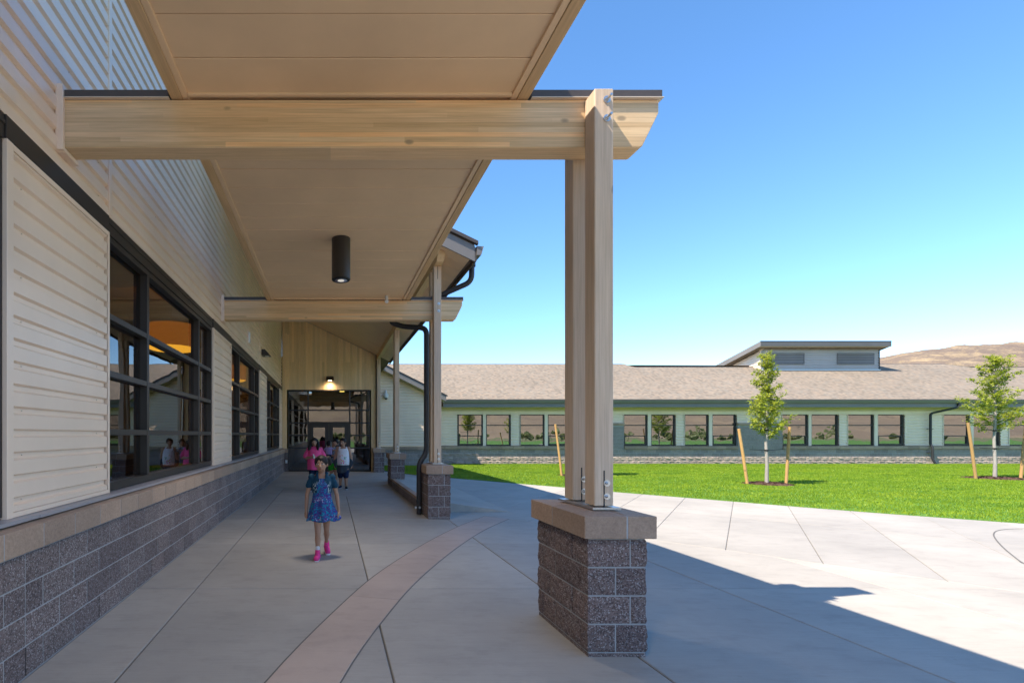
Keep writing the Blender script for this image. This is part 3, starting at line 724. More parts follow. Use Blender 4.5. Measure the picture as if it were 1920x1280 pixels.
# ceiling light
cl = thing("ceiling_light", (.14, 6.55, 3.68), "black cylinder downlight hanging from the canopy soffit", "light")
m = MB(); m.tube([(.14, 6.55, 3.69), (.14, 6.55, 4.24)], .126, 32, True); m.obj("housing", bronze_m, cl, smooth=True)
m = MB(); m.tube([(.14, 6.55, 3.688), (.14, 6.55, 3.676)], [.126, .118], 32); m.obj("rim", black_m, cl, smooth=True)
m = MB(); m.tube([(.14, 6.55, 3.676), (.14, 6.55, 3.674)], .084, 32); m.obj("lens", reflm_m, cl)
m = MB(); m.tube([(.14, 6.55, 3.674), (.14, 6.55, 3.672)], .045, 16); m.obj("lamp", emis("pale_lamp", (1, .93, .8), .10, (.6, .6, .58)), cl)
def lamp(name, parent, loc, power, col, size, kind='SPOT', angle=160, aim=(0, 0, -1)):
    l = bpy.data.lights.new(name, kind); l.energy = power; l.color = col; l.shadow_soft_size = size
    if kind == 'SPOT': l.spot_size = R(angle); l.spot_blend = 1.0
    o = bpy.data.objects.new(name, l); COL.objects.link(o); o.location = loc; o.rotation_euler = Vector(aim).to_track_quat('-Z', 'Y').to_euler()
    if parent is not None:
        o.parent = parent; o.matrix_parent_inverse = Matrix.Translation(-Vector(parent.location))
    return o
LCOL = (1.0, .89, .76)
lamp("lamp_light", cl, (.14, 6.55, 3.66), 46, LCOL, .22)
for yy in (.90,):          # unseen copy of the fitting, added to brighten the shaded walk
    fill_light = thing("ceiling_light", (.14, yy, 3.68), "added black cylinder downlight, unseen above the viewer, as fill light", "light")
    MB().tube([(.14, yy, 3.69), (.14, yy, 4.24)], .126, 24, True).obj("housing", bronze_m, fill_light, smooth=True)
    MB().tube([(.14, yy, 3.676), (.14, yy, 3.674)], .084, 24).obj("lens", reflm_m, fill_light)
    lamp("lamp_light", fill_light, (.14, yy, 3.66), 46, LCOL, .22)
sd = thing("soffit_sensor", (1.05, 9.2, 4.1), "small white sensor under the canopy near the second beam", "sensor")
MB().tube([(1.07, 9.25, 4.12), (1.07, 9.25, 4.245)], .030, 14).obj("stem", white_m, sd, smooth=True)
MB().tube([(1.07, 9.27, 4.15), (1.07, 9.20, 4.12)], [.04, .034], 14).obj("head", white_m, sd, smooth=True)
# ------------------------------------------------------------------ entry roof
er = thing("entry_roof", (1, 15, 4.8), "sloping entry roof with grey fascia above the doors and second posts", "roof")
GY, EX = 8.72, 2.60
def rp(x): return soff(x)
y = GY+.05
while y < EY+.03:
    e = min(y+.356, EY+.03)
    MB().add([(x, yy, rp(x)+dz) for dz in (0, .03) for (x, yy) in ((-2.08, y+.003), (EX-.06, y+.003), (EX-.06, e-.003), (-2.08, e-.003))],
             [(0, 3, 2, 1), (4, 5, 6, 7), (0, 1, 5, 4), (1, 2, 6, 5), (2, 3, 7, 6), (3, 0, 4, 7)]).obj("soffit_panel", soffit_m, er)
    y += .356
m = MB(); m.prism([(-2.08, rp(-2.08)+.04), (EX, rp(EX)+.04), (EX, rp(EX)+.31), (-2.08, rp(-2.08)+.31)], GY+.03, 27.0); m.obj("deck", shingle_m, er)
m = MB(); m.prism([(-2.0, rp(-2.0)-.02), (EX+.002, rp(EX+.002)-.045), (EX+.002, rp(EX)+.24), (-2.0, rp(-2.0)+.26)], GY, GY+.028); m.obj("rake_fascia", fascia_m, er, bevel=.003)
m = MB(); m.prism([(-2.0, rp(-2.0)+.265), (EX+.05, rp(EX)+.245), (EX+.05, rp(EX)+.31), (-2.0, rp(-2.0)+.35)], GY-.05, GY+.03); m.obj("rake_trim", flash_m, er, bevel=.003)
MB().box(EX+.004, EX+.03, GY, 21.5, rp(EX)-.045, rp(EX)+.21).obj("eave_fascia", flash_m, er, bevel=.003)
g = MB(); g.prism([(EX+.031, 4.98), (EX+.031, 4.82), (EX+.11, 4.82), (EX+.155, 4.975), (EX+.145, 4.98), (EX+.105, 4.83), (EX+.04, 4.83), (EX+.04, 4.98)], GY-.01, 21.5); g.obj("gutter", gutter_m, er)
MB().prism([(EX+.031, 4.98), (EX+.031, 4.82), (EX+.11, 4.82), (EX+.155, 4.975)], GY-.022, GY-.011).obj("gutter_end", fascia_m, er)
eb = thing("entry_beam", (2.06, 15, 4.83), "long timber beam running back under the entry roof on the posts", "beam")
m = MB(); m.prism([(8.97, 5.045), (8.97, 4.93), (9.07, 4.832), (21.0, 4.832), (21.0, 5.045)], QX0+.002, QX1-.002, 'x')
v = [(x, yy, min(z, rp(x)-.004)) for x, yy, z in m.v]; m.v = v; m.obj("glulam", beamy_m, eb, bevel=.004)
# downspout of the entry roof
ds = thing("downspout", (1.76, 9.6, 0), "black round downspout bending around the second pier down to the paving", "downspout", "round downspouts")
def smoothpath(pts, rr=.09, n=5):
    P = [Vector(p) for p in pts]; out = [P[0]]
    for i in range(1, len(P)-1):
        a = P[i]+(P[i-1]-P[i]).normalized()*min(rr, (P[i-1]-P[i]).length*.45); b = P[i]+(P[i+1]-P[i]).normalized()*min(rr, (P[i+1]-P[i]).length*.45)
        for k in range(n+1):
            t = k/n; out.append(a*(1-t)**2+P[i]*2*t*(1-t)+b*t*t)
    return out+[P[-1]]
MB().tube(smoothpath([(2.70, 9.25, 4.83), (2.70, 9.27, 4.52), (1.40, 9.86, 4.06), (1.20, 9.90, 3.90), (1.45, 9.88, 3.80), (1.905, 9.62, 3.71), (1.905, 9.62, 1.22), (1.755, 9.60, 1.03), (1.755, 9.60, .02)], .13, 6), .052, 16).obj("pipe", darkmetal_m, ds, smooth=True)
for z in (.88, .27): MB().tube([(1.755, 9.6, z-.018), (1.755, 9.6, z+.018)], .058, 16).obj("coupling", darkmetal_m, ds, smooth=True)
for dx in (-.07, .01): MB().tube([(1.745+dx, 9.55, .16), (1.745+dx, 9.51, .16)], .022, 10).obj("clamp_bolt", galv_m, ds, smooth=True)
MB().tube([(2.70, 9.25, 4.80), (2.70, 9.25, 4.86)], .07, 16).obj("outlet", darkmetal_m, ds, smooth=True)
# low wall between piers 2 and 3
lw = thing("low_wall", (1.91, 12.3, 0), "knee-low dark block kerb wall with smooth cap between second and third piers", "wall")
MB().box(1.859, 1.97, 9.96, 14.76, 0, .198).obj("core", mortar_m, lw)
yy = 9.965
while yy < 14.74:
    e = min(yy+.4064, 14.745); piece("block", 1.856, 1.94, yy+.004, e-.004, .006, .19, gblock_m, lw, .004); yy = e
yy = 9.965
while yy < 14.74:
    e = min(yy+.61, 14.745); piece("cap_stone", 1.85, 1.972, yy+.002, e-.002, .2, .262, cap_m, lw, .004); yy = e
# small fittings
def sconce(name, base, face, label, lit):
    """wedge light; face 'x' looks along +x, 'y' looks along -y"""
    s = thing(name, base, label, "wall light", "wedge wall lights"); bx_, by_, bz_ = base
    w, h, d0, d1 = .36, .19, .10, .27
    pro = [(0, 0), (d1, 0), (d0, h), (0, h)]; m = MB()
    if face == 'y':
        v = []
        for sx, tw in ((-1, 1), (1, 1)): v += [(bx_+sx*(w/2 if z == 0 else w/2*.84), by_-d, bz_+z) for d, z in pro]
    else:
        v = []
        for sx in (-1, 1): v += [(bx_+d, by_+sx*(w/2 if z == 0 else w/2*.84), bz_+z) for d, z in pro]
    m.add(v, [(0, 1, 2, 3), (7, 6, 5, 4), (0, 4, 5, 1), (1, 5, 6, 2), (2, 6, 7, 3), (3, 7, 4, 0)]); m.obj("hood", bronze_m, s, bevel=.008)
    a, b = (.05, .20)
    l = MB()
    if face == 'y': l.box(bx_-.07, bx_+.07, by_-b, by_-a-.06, bz_-.012, bz_-.002)
    else: l.box(bx_+a+.05, bx_+b, by_-.07, by_+.07, bz_-.012, bz_-.002)
    l.obj("lens", warm_m if lit else white_m, s)
    if lit: lamp("lamp_light", s, (bx_, by_-.15, bz_-.04) if face == 'y' else (bx_+.15, by_, bz_-.04), 11 if face == 'y' else 5, (1.0, .78, .52), .10, angle=165)
    bp = MB()
    if face == 'y': bp.box(bx_-.19, bx_+.19, by_+.0, by_+.0-.012+.01, bz_-.01, bz_+.2)
    return s
sconce("wall_light", (-.03, EY-.001, 3.93), 'y', "lit black wedge light on the cedar wall above the doors", True)
sconce("wall_light", (XS+.002, 14.95, 4.02), 'x', "black wedge light on the beige ribbed siding", False)
al = thing("alarm_box", (XS, 12.55, 3.95), "slim white alarm box fixed to the beige ribbed siding", "alarm")
MB().box(XS-.01, XS+.035, 12.46, 12.60, 3.96, 4.24).obj("case", white_m, al, bevel=.006)
MB().box(XS-.015, XS+.006, 12.40, 12.455, 3.9, 4.3).obj("trim", siding_m, al)
ot = thing("outlet_box", (-1.93, EY-.06, .38), "small white weatherproof outlet on the block base by the doors", "outlet")
MB().box(-1.965, -1.875, EY-.105, EY-.052, .36, .50).obj("cover", white_m, ot, bevel=.008)
MB().box(-1.955, -1.885, EY-.115, EY-.106, .37, .43).obj("lid", white_m, ot, bevel=.004)
# ------------------------------------------------------------------ low classroom building across the lawn
FY = 26.2; FS = 34.6
def fx(px): return (px-620)/FS
far = thing("classroom_building", (22, 30, 0), "low beige classroom building with shingle roof behind the lawn", "building")
FX0, FX1 = 5.60, 42.0
MB().box(FX0, FX1, FY+.05, FY+.2, 2.70, 3.06).obj("top_wall", trim_m, far)
MB().box(FX0, FX1, FY+.01, FY+.06, 2.70, 2.885).obj("head_trim", siding_m, far)
MB().box(FX0, FX1, FY-.03, FY+.05, 2.89, 3.055).obj("frieze", frieze_m, far)
gpx = [[(859, 905.7), (911.6, 957.5), (975.5, 1021.4), (1027.5, 1073.3)], [(1169.7, 1214.9), (1221.2, 1266.7), (1284.2, 1329.7), (1336, 1381.2)],
       [(1466.7, 1516.5), (1522, 1572.7), (1590, 1640), (1646.5, 1695.6)], [(1769.4, 1819.6), (1826, 1875.4), (1892.4, 1942), (1948, 1998)]]
WZ0, WZ1 = 1.012, 2.70
def far_window(a, b, vent):
    w = MB().box(a, b, FY+.10, FY+.16, WZ1-.05, WZ1).obj("window", bronze_m, far)
    m = MB(); m.box(a, a+.05, FY+.05, FY+.16, WZ0, WZ1-.051); m.box(b-.05, b, FY+.05, FY+.16, WZ0, WZ1-.051); m.box(a+.051, b-.051, FY+.05, FY+.16, WZ0, WZ0+.05); m.obj("frame", bronze_m, w)
    zs = [WZ0+.03, 2.11, WZ1-.03] if not vent else [WZ0+.03, 1.535, 2.11, WZ1-.03]
    for z in zs[1:-1]: MB().box(a+.051, b-.051, FY+.06, FY+.16, z-.026, z+.026).obj("rail", bronze_m, w)
    if vent:
        m = MB(); m.box(a+.052, a+.10, FY+.045, FY+.12, WZ0+.055, 1.505); m.box(b-.10, b-.052, FY+.045, FY+.12, WZ0+.055, 1.505); m.box(a+.101, b-.101, FY+.045, FY+.12, WZ0+.055, WZ0+.10); m.obj("vent_sash", bronze_m, w)
    for z0, z1 in zip(zs[:-1], zs[1:]):
        me = MB().box(a+.045, b-.045, FY+.105, FY+.112, z0+.02, z1-.02); o = me.obj("pane", glass_far_m, w)
ALLW = []
for gi, gset in enumerate(gpx):
    for k, (p0, p1) in enumerate(gset):
        a, b = fx(p0), fx(p1); ALLW.append((a, b)); far_window(a, b, k in (0, 3))
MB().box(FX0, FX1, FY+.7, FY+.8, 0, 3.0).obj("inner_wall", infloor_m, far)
def fsiding(a, b, z0=1.0, z1=2.699):
    siding("siding", 'x', FY, a, b, z0, z1, siding_m, far, -1, .14, z_ref=1.02)
fsiding(FX0, fx(857.5))
gx = [(a, b) for a, b in ALLW]
for (a0, b0), (a1, b1) in zip(gx[:-1], gx[1:]):
    w = a1-b0
    if w < .3: MB().box(b0+.002, a1-.002, FY+.01, FY+.16, 1.0, 2.699).obj("mullion_trim", siding_m, far)
    elif w < .8: fsiding(b0+.02, a1-.055); MB().box(a1-.03, a1-.002, FY-.005, FY+.15, 1.0, 2.699).obj("edge_trim", siding_m, far)
    else:
        pil = 1060 < 620+FS*b0 < 1450
        fsiding(b0+.02, a1-.055, 2.24 if pil else 1.0); MB().box(a1-.03, a1-.002, FY-.005, FY+.15, 2.24 if pil else 1.0, 2.699).obj("edge_trim", siding_m, far)
fsiding(gx[-1][1]+.02, FX1)
PILS = [(gx[3][1]+.01, gx[4][0]-.01), (gx[7][1]+.01, gx[8][0]-.01)]
# block base: split-face lower courses, ground-face above
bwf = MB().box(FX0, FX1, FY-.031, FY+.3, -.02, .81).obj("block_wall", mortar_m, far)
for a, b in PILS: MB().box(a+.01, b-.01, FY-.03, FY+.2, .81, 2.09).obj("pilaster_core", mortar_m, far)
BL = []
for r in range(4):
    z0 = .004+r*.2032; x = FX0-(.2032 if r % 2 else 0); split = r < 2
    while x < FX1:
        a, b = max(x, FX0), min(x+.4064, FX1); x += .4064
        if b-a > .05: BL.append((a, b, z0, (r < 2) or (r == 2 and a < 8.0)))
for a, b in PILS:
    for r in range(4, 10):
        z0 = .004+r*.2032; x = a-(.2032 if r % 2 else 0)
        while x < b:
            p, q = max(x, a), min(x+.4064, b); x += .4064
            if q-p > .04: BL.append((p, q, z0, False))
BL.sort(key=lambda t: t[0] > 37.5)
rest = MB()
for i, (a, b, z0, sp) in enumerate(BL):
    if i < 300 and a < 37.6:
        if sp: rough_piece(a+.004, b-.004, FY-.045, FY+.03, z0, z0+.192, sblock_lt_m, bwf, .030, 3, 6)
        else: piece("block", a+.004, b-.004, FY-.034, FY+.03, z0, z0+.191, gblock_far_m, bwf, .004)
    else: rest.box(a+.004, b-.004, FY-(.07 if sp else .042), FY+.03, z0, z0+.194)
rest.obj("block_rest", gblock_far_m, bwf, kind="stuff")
def sills(a, b):
    x = a
    while x < b-.01:
        e = min(x+.61, b); piece("sill_stone", x+.002, e-.002, FY-.10, FY+.04, .82, .99, cap_m, far, .005); x = e
edges = [FX0]+[v for p in PILS for v in p]+[FX1]
for a, b in zip(edges[0::2], edges[1::2]): sills(a, b)
for a, b in PILS:
    x = a
    while x < b-.01: e = min(x+.61, b); piece("sill_stone", x+.002, e-.002, FY-.10, FY+.04, 2.10, 2.235, cap_m, far, .005); x = e
# roof
def rz(y): return 3.37+.5*(y-25.4)
EO = .17
RP = [(-1, 25.4+EO), (50, 25.4+EO), (50, 30.35), (40.2, 30.35), (39.26, 30.9), (35.1, 30.9), (34.14, 30.35), (19.1, 30.35), (18.68, 30.9), (-1, 30.9)]
m = MB(); m.add([(x, y, rz(y)) for x, y in RP], [tuple(range(len(RP)))])
m.add([(-1, 30.9, rz(30.9)), (50, 30.35, rz(30.35)), (50, 36, 3.3), (-1, 36, 3.3)], [(0, 1, 2, 3)])
m.add([(x, y, rz(y)-.10) for x, y in RP], [tuple(range(len(RP)))[::-1]])
m.obj("roof", shingle_m, far)
m = MB()
for i in range(2, len(RP)-1):
    (xa, ya), (xb, yb) = RP[i], RP[i+1]
    m.add([(xa, ya-.06, rz(ya-.06)+.012), (xb, yb-.06, rz(yb-.06)+.012), (xb, yb+.05, rz(yb)+.012), (xa, ya+.05, rz(ya)+.012)], [(0, 1, 2, 3)])
m.obj("ridge_cap", flash_m, far)
EX0 = 5.95
MB().box(EX0, 50, 25.385+EO, 25.43+EO, 3.055, 3.43).obj("eave_fascia", fascia_m, far)
MB().box(EX0, 50, 25.36+EO, 25.42+EO, 3.432, 3.468).obj("drip_edge", darkmetal_m, far)
g = MB(); g.prism([(y+EO, z+.08) for y, z in [(25.384, 3.34), (25.384, 3.195), (25.30, 3.195), (25.24, 3.335), (25.25, 3.34), (25.305, 3.205), (25.375, 3.205), (25.375, 3.34)]], EX0-.02, 50, 'x'); g.obj("gutter", fascia_m, far)
MB().box(EX0-.03, EX0-.022, 25.24+EO, 25.385+EO, 3.27, 3.42).obj("gutter_end", trim_m, far)
MB().add([(x, y, z) for x in (EX0, 50) for (y, z) in ((25.43+EO, 3.06), (26.18, 3.06), (26.18, 3.09), (25.43+EO, 3.09))], [(0, 1, 2, 3), (7, 6, 5, 4), (0, 4, 5, 1), (1, 5, 6, 2), (2, 6, 7, 3), (3, 7, 4, 0)]).obj("soffit", frieze_m, far)
dsf = thing("downspout", (fx(1737), FY-.06, 0), "black downspout on the low building, with a long swept offset under its gutter", "downspout", "round downspouts")
X1 = fx(1738)
MB().tube(smoothpath([(X1+.82, 25.32+EO, 3.28), (X1+.82, 25.34+EO, 3.05), (X1, 26.05, 2.74), (X1, 26.05, 1.06), (X1+.03, 25.98, .95), (X1+.03, 25.98, .25), (X1+.12, 25.9, .02)], .12, 5), .055, 12).obj("pipe", darkmetal_m, dsf, smooth=True)
for z in (.62, 1.9): MB().box(X1-.07, X1+.1, 26.0, 26.17, z, z+.03).obj("strap", darkmetal_m, dsf)
# ------------------------------------------------------------------ roof monitor
mon = thing("roof_monitor", (30, 31, 5.6), "boxy louvred roof monitor with sloping roof on top of the low building", "roof monitor")
MX0, MX1, MY = 26.5, 33.83, 29.82
siding("siding", 'x', MY, MX0, MX1, 5.56, 6.86, monitor_m, mon, -1, .1, z_ref=5.6)
m = MB(); m.add([(MX0, MY+.0, 5.5), (MX0, MY, 6.9), (MX0, 33.4, 5.95), (MX0, 30.9, 6.0)], [(0, 1, 2, 3)])
MB().box(MX0+.03, MX1-.03, MY+.1, 33, 5.3, 5.9).obj("inner_core", trim_m, mon)
pr = ribs(5.55, 6.86, z_ref=5.6); v = []; f = []
def mroof(y): return 6.95-.283*(y-29.3)
for k, (z, o) in enumerate(pr):
    ytop = min(33.2, 29.3+(6.92-z)/.283); v += [(MX0-o-.004, MY+.002, z), (MX0-o-.004, ytop, z)]
    if k: f.append((2*k-2, 2*k-1, 2*k+1, 2*k))
link("side_siding", new_mesh("side_siding", v, f, siding_m), mon)
MB().box(MX1-.03, MX1, MY+.1, 33, 5.4, 6.6).obj("side_wall", siding_m, mon)
MB().box(MX0-.02, MX0+.03, MY-.02, MY+.08, 5.55, 6.86).obj("corner_trim", siding_m, mon)
MB().box(MX1-.03, MX1+.02, MY-.02, MY+.08, 5.55, 6.86).obj("corner_trim", bronze_m, mon)
MB().box(MX0-.03, MX1+.05, MY-.045, MY-.024, 5.50, 5.62).obj("base_flashing", white_m, mon)
A = [(29.3, 6.95), (33.3, mroof(33.3)), (33.3, mroof(33.3)+.30), (29.3, 7.255)]
MB().prism([(29.33, 6.97), (33.3, mroof(33.3)+.03), (33.3, mroof(33.3)+.28), (29.33, 7.24)], MX0-.42, 33.9, 'x').obj("roof", shingle_m, mon)
MB().prism(A, MX0-.46, MX0-.425, 'x').obj("rake_fascia", fascia_m, mon)
MB().prism(A, 33.905, 33.95, 'x').obj("rake_fascia", fascia_m, mon)
MB().box(MX0-.46, 33.95, 29.27, 29.30, 6.95, 7.255).obj("front_fascia", gutter_m, mon)
MB().box(MX0-.47, 33.96, 29.255, 29.34, 7.258, 7.275).obj("cap_flashing", darkmetal_m, mon)
MB().box(MX0-.42, 33.9, 29.32, MY+.05, 6.93, 6.962).obj("soffit", frieze_m, mon)
for a, b in ((26.9, 29.2), (31.22, 33.5)):
    lv = MB(); lv.box(a, b, MY-.03, MY+.02, 6.58, 6.62); lv.box(a, b, MY-.03, MY+.02, 5.92, 5.96); lv.box(a, a+.04, MY-.03, MY+.02, 5.96, 6.58); lv.box(b-.04, b, MY-.03, MY+.02, 5.96, 6.58)
    lo = lv.obj("louver", fascia_m, mon)
    MB().box(a+.04, b-.04, MY+.012, MY+.03, 5.96, 6.58).obj("back_panel", darkmetal_m, lo)
    for k in range(8):
        z = 5.97+k*.077
        MB().add([(x, y, zz) for x in (a+.04, b-.04) for (y, zz) in ((MY-.05, z), (MY-.044, z+.006), (MY+.006, z+.062), (MY+.0, z+.058))], [(0, 1, 2, 3), (7, 6, 5, 4), (0, 4, 5, 1), (1, 5, 6, 2), (2, 6, 7, 3), (3, 7, 4, 0)]).obj("slat", sill_m, lo)
# ------------------------------------------------------------------ gable wing beside the entrance
wing = thing("gable_wing", (3.5, 25.5, 0), "beige sided gable wing with sloping grey rake behind the far piers", "building")
WY = 24.9
def wr(x): return 3.29+.497*(5.8-x)
core = MB().box(2.0, 5.56, WY+.003, WY+1.25, -.02, .81).obj("block_wall", mortar_m, wing)
for r in range(4):
    x = 2.02-(.2032 if r % 2 else 0)
    while x < 5.56:
        a, b = max(x, 2.02), min(x+.4064, 5.565); x += .4064
        if b-a > .05: piece("block", a+.004, b-.004, WY, WY+.1, .004+r*.2032, .198+r*.2032, gblock_far_m, core, .004)
x = 2.02
while x < 5.56: e = min(x+.61, 5.57); piece("sill_stone", x+.002, e-.002, WY-.06, WY+.1, .82, .99, cap_m, core, .005); x = e
pr = ribs(1.0, 6.3, z_ref=1.02); v = []; f = []
for k, (z, o) in enumerate(pr):
    xr = min(5.50, 5.8-(z-3.29)/.497-.05) if z > 3.3 else 5.50
    v += [(2.0, WY+.02-o, z), (max(2.0, xr), WY+.02-o, z)]
    if k: f.append((2*k-2, 2*k-1, 2*k+1, 2*k))
link("siding", new_mesh("siding", v, f, siding_m), wing)
MB().box(5.46, 5.56, WY+.005, WY+.1, 1.0, 3.36).obj("corner_trim", siding_m, wing)
siding("side_siding", 'y', 5.55, WY+.1, FY, 1.0, 3.3, siding_m, wing, 1, .04, z_ref=1.02)
MB().prism([(0.2, wr(.2)-.02), (5.8, wr(5.8)-.02), (5.8, wr(5.8)+.25), (.2, wr(.2)+.25)], WY-.64, WY-.605).obj("rake_fascia", fascia_m, wing)
MB().prism([(0.2, wr(.2)+.252), (5.86, wr(5.86)+.252), (5.86, wr(5.86)+.31), (.2, wr(.2)+.31)], WY-.67, WY-.60).obj("rake_trim", darkmetal_m, wing)
MB().prism([(0.2, wr(.2)+.05), (5.78, wr(5.78)+.05), (5.78, wr(5.78)+.245), (.2, wr(.2)+.245)], WY-.604, 30).obj("roof", shingle_m, wing)
MB().prism([(0.2, wr(.2)-.015), (5.79, wr(5.79)-.015), (5.79, wr(5.79)+.03), (.2, wr(.2)+.03)], WY-.604, WY+.02).obj("soffit", frieze_m, wing)
pc = thing("security_camera", (2.85, WY-.1, 3.55), "white dome security camera on the gable wing siding", "security camera")
cx, cz = 2.83, 3.55
MB().tube([(cx, WY+.02, cz+.27), (cx, WY-.10, cz+.30), (cx, WY-.15, cz+.24), (cx, WY-.15, cz+.16)], .045, 12).obj("bracket", white_m, pc, smooth=True)
MB().tube([(cx, WY-.15, cz+.18), (cx, WY-.15, cz+.1), (cx, WY-.15, cz-.02), (cx, WY-.15, cz-.08)], [.07, .13, .13, .09], 20).obj("housing", white_m, pc, smooth=True)
MB().tube([(cx, WY-.15, cz-.08), (cx, WY-.15, cz-.13), (cx, WY-.15, cz-.155)], [.085, .065, .02], 16).obj("dome", black_m, pc, smooth=True)
# ------------------------------------------------------------------ young trees, stakes, mulch
def tree(x, y, H, crown, seed, label):
    rng = random.Random(seed); t_ = thing("young_tree", (x, y, 0), label, "tree", "staked young trees on the lawn")
    tr = [(x, y, -.05), (x+.01, y, .6), (x-.015, y+.01, 1.4), (x+.02, y, 2.2), (x, y, 3.0), (x+.03, y, H*.82), (x+.02, y, H*.97)]
    MB().tube(tr, [.056, .046, .040, .036, .026, .015, .005], 10).obj("trunk", bark_m, t_, smooth=True)
    br = MB(); leaves_v = []; leaves_f = []; cl = []
    def tp(z):
        for a, b in zip(tr[:-1], tr[1:]):
            if a[2] <= z <= b[2]: return Vector(a).lerp(Vector(b), (z-a[2])/(b[2]-a[2]))
        return Vector(tr[-1])
    def rad(z): return float(np.interp(z, [c[0] for c in crown], [c[1] for c in crown]))
    zb = crown[0][0]; n = 46
    for k in range(n):
        z = zb+(H*.97-zb)*(k/n)+rng.uniform(-.05, .05); a = k*2.4+rng.uniform(-.4, .4); L = rad(min(H, z+.25))*rng.uniform(.5, 1.12)
        s = tp(max(zb-.15, z-.1)); e = s+Vector((math.cos(a)*L, math.sin(a)*L, rng.uniform(.12, .34)+L*.3)); mid = s.lerp(e, .5)+Vector((0, 0, -.03))
        br.tube([s, mid, e], [.011, .007, .003], 5)
        nn = 3+int(L*7)
        for q in range(nn): cl.append((s.lerp(e, .3+.75*q/nn)+Vector((rng.gauss(0, .03), rng.gauss(0, .03), rng.gauss(0, .03))), rng.uniform(.06, .12)))
    br.obj("branches", bark_m, t_)
    for c, r in cl:
        for q in range(rng.randint(18, 28)):
            p = c+Vector((rng.gauss(0, 1), rng.gauss(0, 1), rng.gauss(0, .8)))*r*.62
            s = rng.uniform(.028, .06); d = Vector((rng.gauss(0, 1), rng.gauss(0, 1), -.5+rng.gauss(0, .5))).normalized()
            w = d.cross(Vector((rng.gauss(0, .5), rng.gauss(0, .5), 1))).normalized(); nrm = d.cross(w)*.25
            i = len(leaves_v)
            leaves_v += [p, p+d*s*.55+w*s*.85+nrm*s, p+d*s*.7+w*s*.3, p+d*s*1.7, p+d*s*.7-w*s*.3, p+d*s*.55-w*s*.85+nrm*s]
            leaves_f += [(i, i+1, i+2), (i, i+2, i+3, i+4), (i, i+4, i+5)]
    link("crown", new_mesh("crown", leaves_v, leaves_f, leaf_m), t_)
    MB().tube([(x-.55, y, 1.12), (x, y-.03, 1.10), (x+.52, y, 1.13)], .009, 6).obj("tie_strap", black_m, t_); MB().tube([(x-.5, y, 1.78), (x, y-.03, 1.75), (x+.3, y, 1.78)], .009, 6).obj("tie_strap", black_m, t_)
    MB().tube([(x, y, 1.07), (x, y, 1.12)], .052, 10).obj("trunk_band", black_m, t_); MB().tube([(x, y, 1.72), (x, y, 1.77)], .046, 10).obj("trunk_band", black_m, t_)
tree(9.62, 18.6, 4.1, [(1.9, .35), (2.4, .62), (3.0, .5), (3.6, .35), (4.1, .12)], 11, "young staked maple half hidden behind the nearest posts")
tree(13.93, 15.45, 4.28, [(1.55, .26), (1.8, .46), (2.3, .60), (2.75, .46), (3.1, .28), (3.5, .42), (3.85, .28), (4.28, .12)], 12, "young staked maple on the lawn with a narrow waisted crown")
tree(23.9, 17.4, 4.6, [(1.75, .32), (2.1, .78), (2.6, .95), (3.0, .66), (3.4, .48), (3.9, .55), (4.3, .38), (4.6, .18)], 13, "fuller young staked maple near the right edge of the lawn")
def stake(bx0, tx, y, zt, label, lean=.0):
    s = MB(); s.tube([(bx0, y, -.1), (bx0+(tx-bx0)*.5, y+lean*.5, zt*.5), (tx, y+lean, zt)], [.043, .042, .041], 10)
    s.obj("wooden_stake", stake_m, None, origin=True, smooth=True, label=label, cat="stake", group="wooden stakes beside the young trees")
stake(8.88, 8.62, 18.55, 2.0, "leaning wooden stake just left of the nearest posts"); stake(10.3, 10.4, 18.6, 1.95, "wooden stake right of the half hidden young tree")
stake(13.33, 13.04, 15.45, 1.78, "orange wooden stake leaning left of the waisted young tree"); stake(14.50, 14.62, 15.4, 1.84, "mottled wooden stake right of the waisted young tree")
stake(23.1, 22.80, 17.3, 2.02, "weathered wooden stake left of the fuller young tree"); stake(24.75, 24.95, 17.35, 1.93, "mottled wooden stake right of the fuller young tree")
lab = ["brown mulch ring under the half hidden young tree", "brown mulch ring under the waisted young tree", "brown mulch ring under the fuller young tree"]
for (x, y, r), lb in zip(MULCH, lab):
    rng = random.Random(int(x*10)); V = [(x, y, .075)]; F = []; n = 36; rings = [.35, .7, 1.0]
    for q, rr in enumerate(rings):
        for k in range(n):
            a = 2*math.pi*k/n; jj = 1+rng.uniform(-.06, .06); V.append((x+math.cos(a)*r*rr*jj, y+math.sin(a)*r*rr*jj*.9, [.07, .055, .012][q]+rng.uniform(-.01, .014)))
    for k in range(n): F.append((0, 1+k, 1+(k+1) % n))
    for q in range(2):
        for k in range(n):
            a, b = 1+q*n+k, 1+q*n+(k+1) % n; F.append((a, a+n, b+n, b))
    ch = len(V)
    for k in range(260):
        a = rng.uniform(0, 6.28); q = r*rng.random()**.5*1.03; px_, py_ = x+math.cos(a)*q, y+math.sin(a)*q*.9; l = rng.uniform(.02, .05); th = rng.uniform(0, 3.14)
        z = .075*(1-(q/r)**2)+.02; i = len(V); c, s_ = math.cos(th)*l, math.sin(th)*l
        V += [(px_-c, py_-s_, z), (px_+c, py_+s_, z+rng.uniform(-.01, .02)), (px_+c-s_*.3, py_+s_+c*.3, z+.012), (px_-c-s_*.3, py_-s_+c*.3, z+.01)]; F.append((i, i+1, i+2, i+3))
    link("mulch_ring", new_mesh("mulch_ring", V, F, mulch_m), label=lb, cat="mulch", group="mulch rings on the lawn")
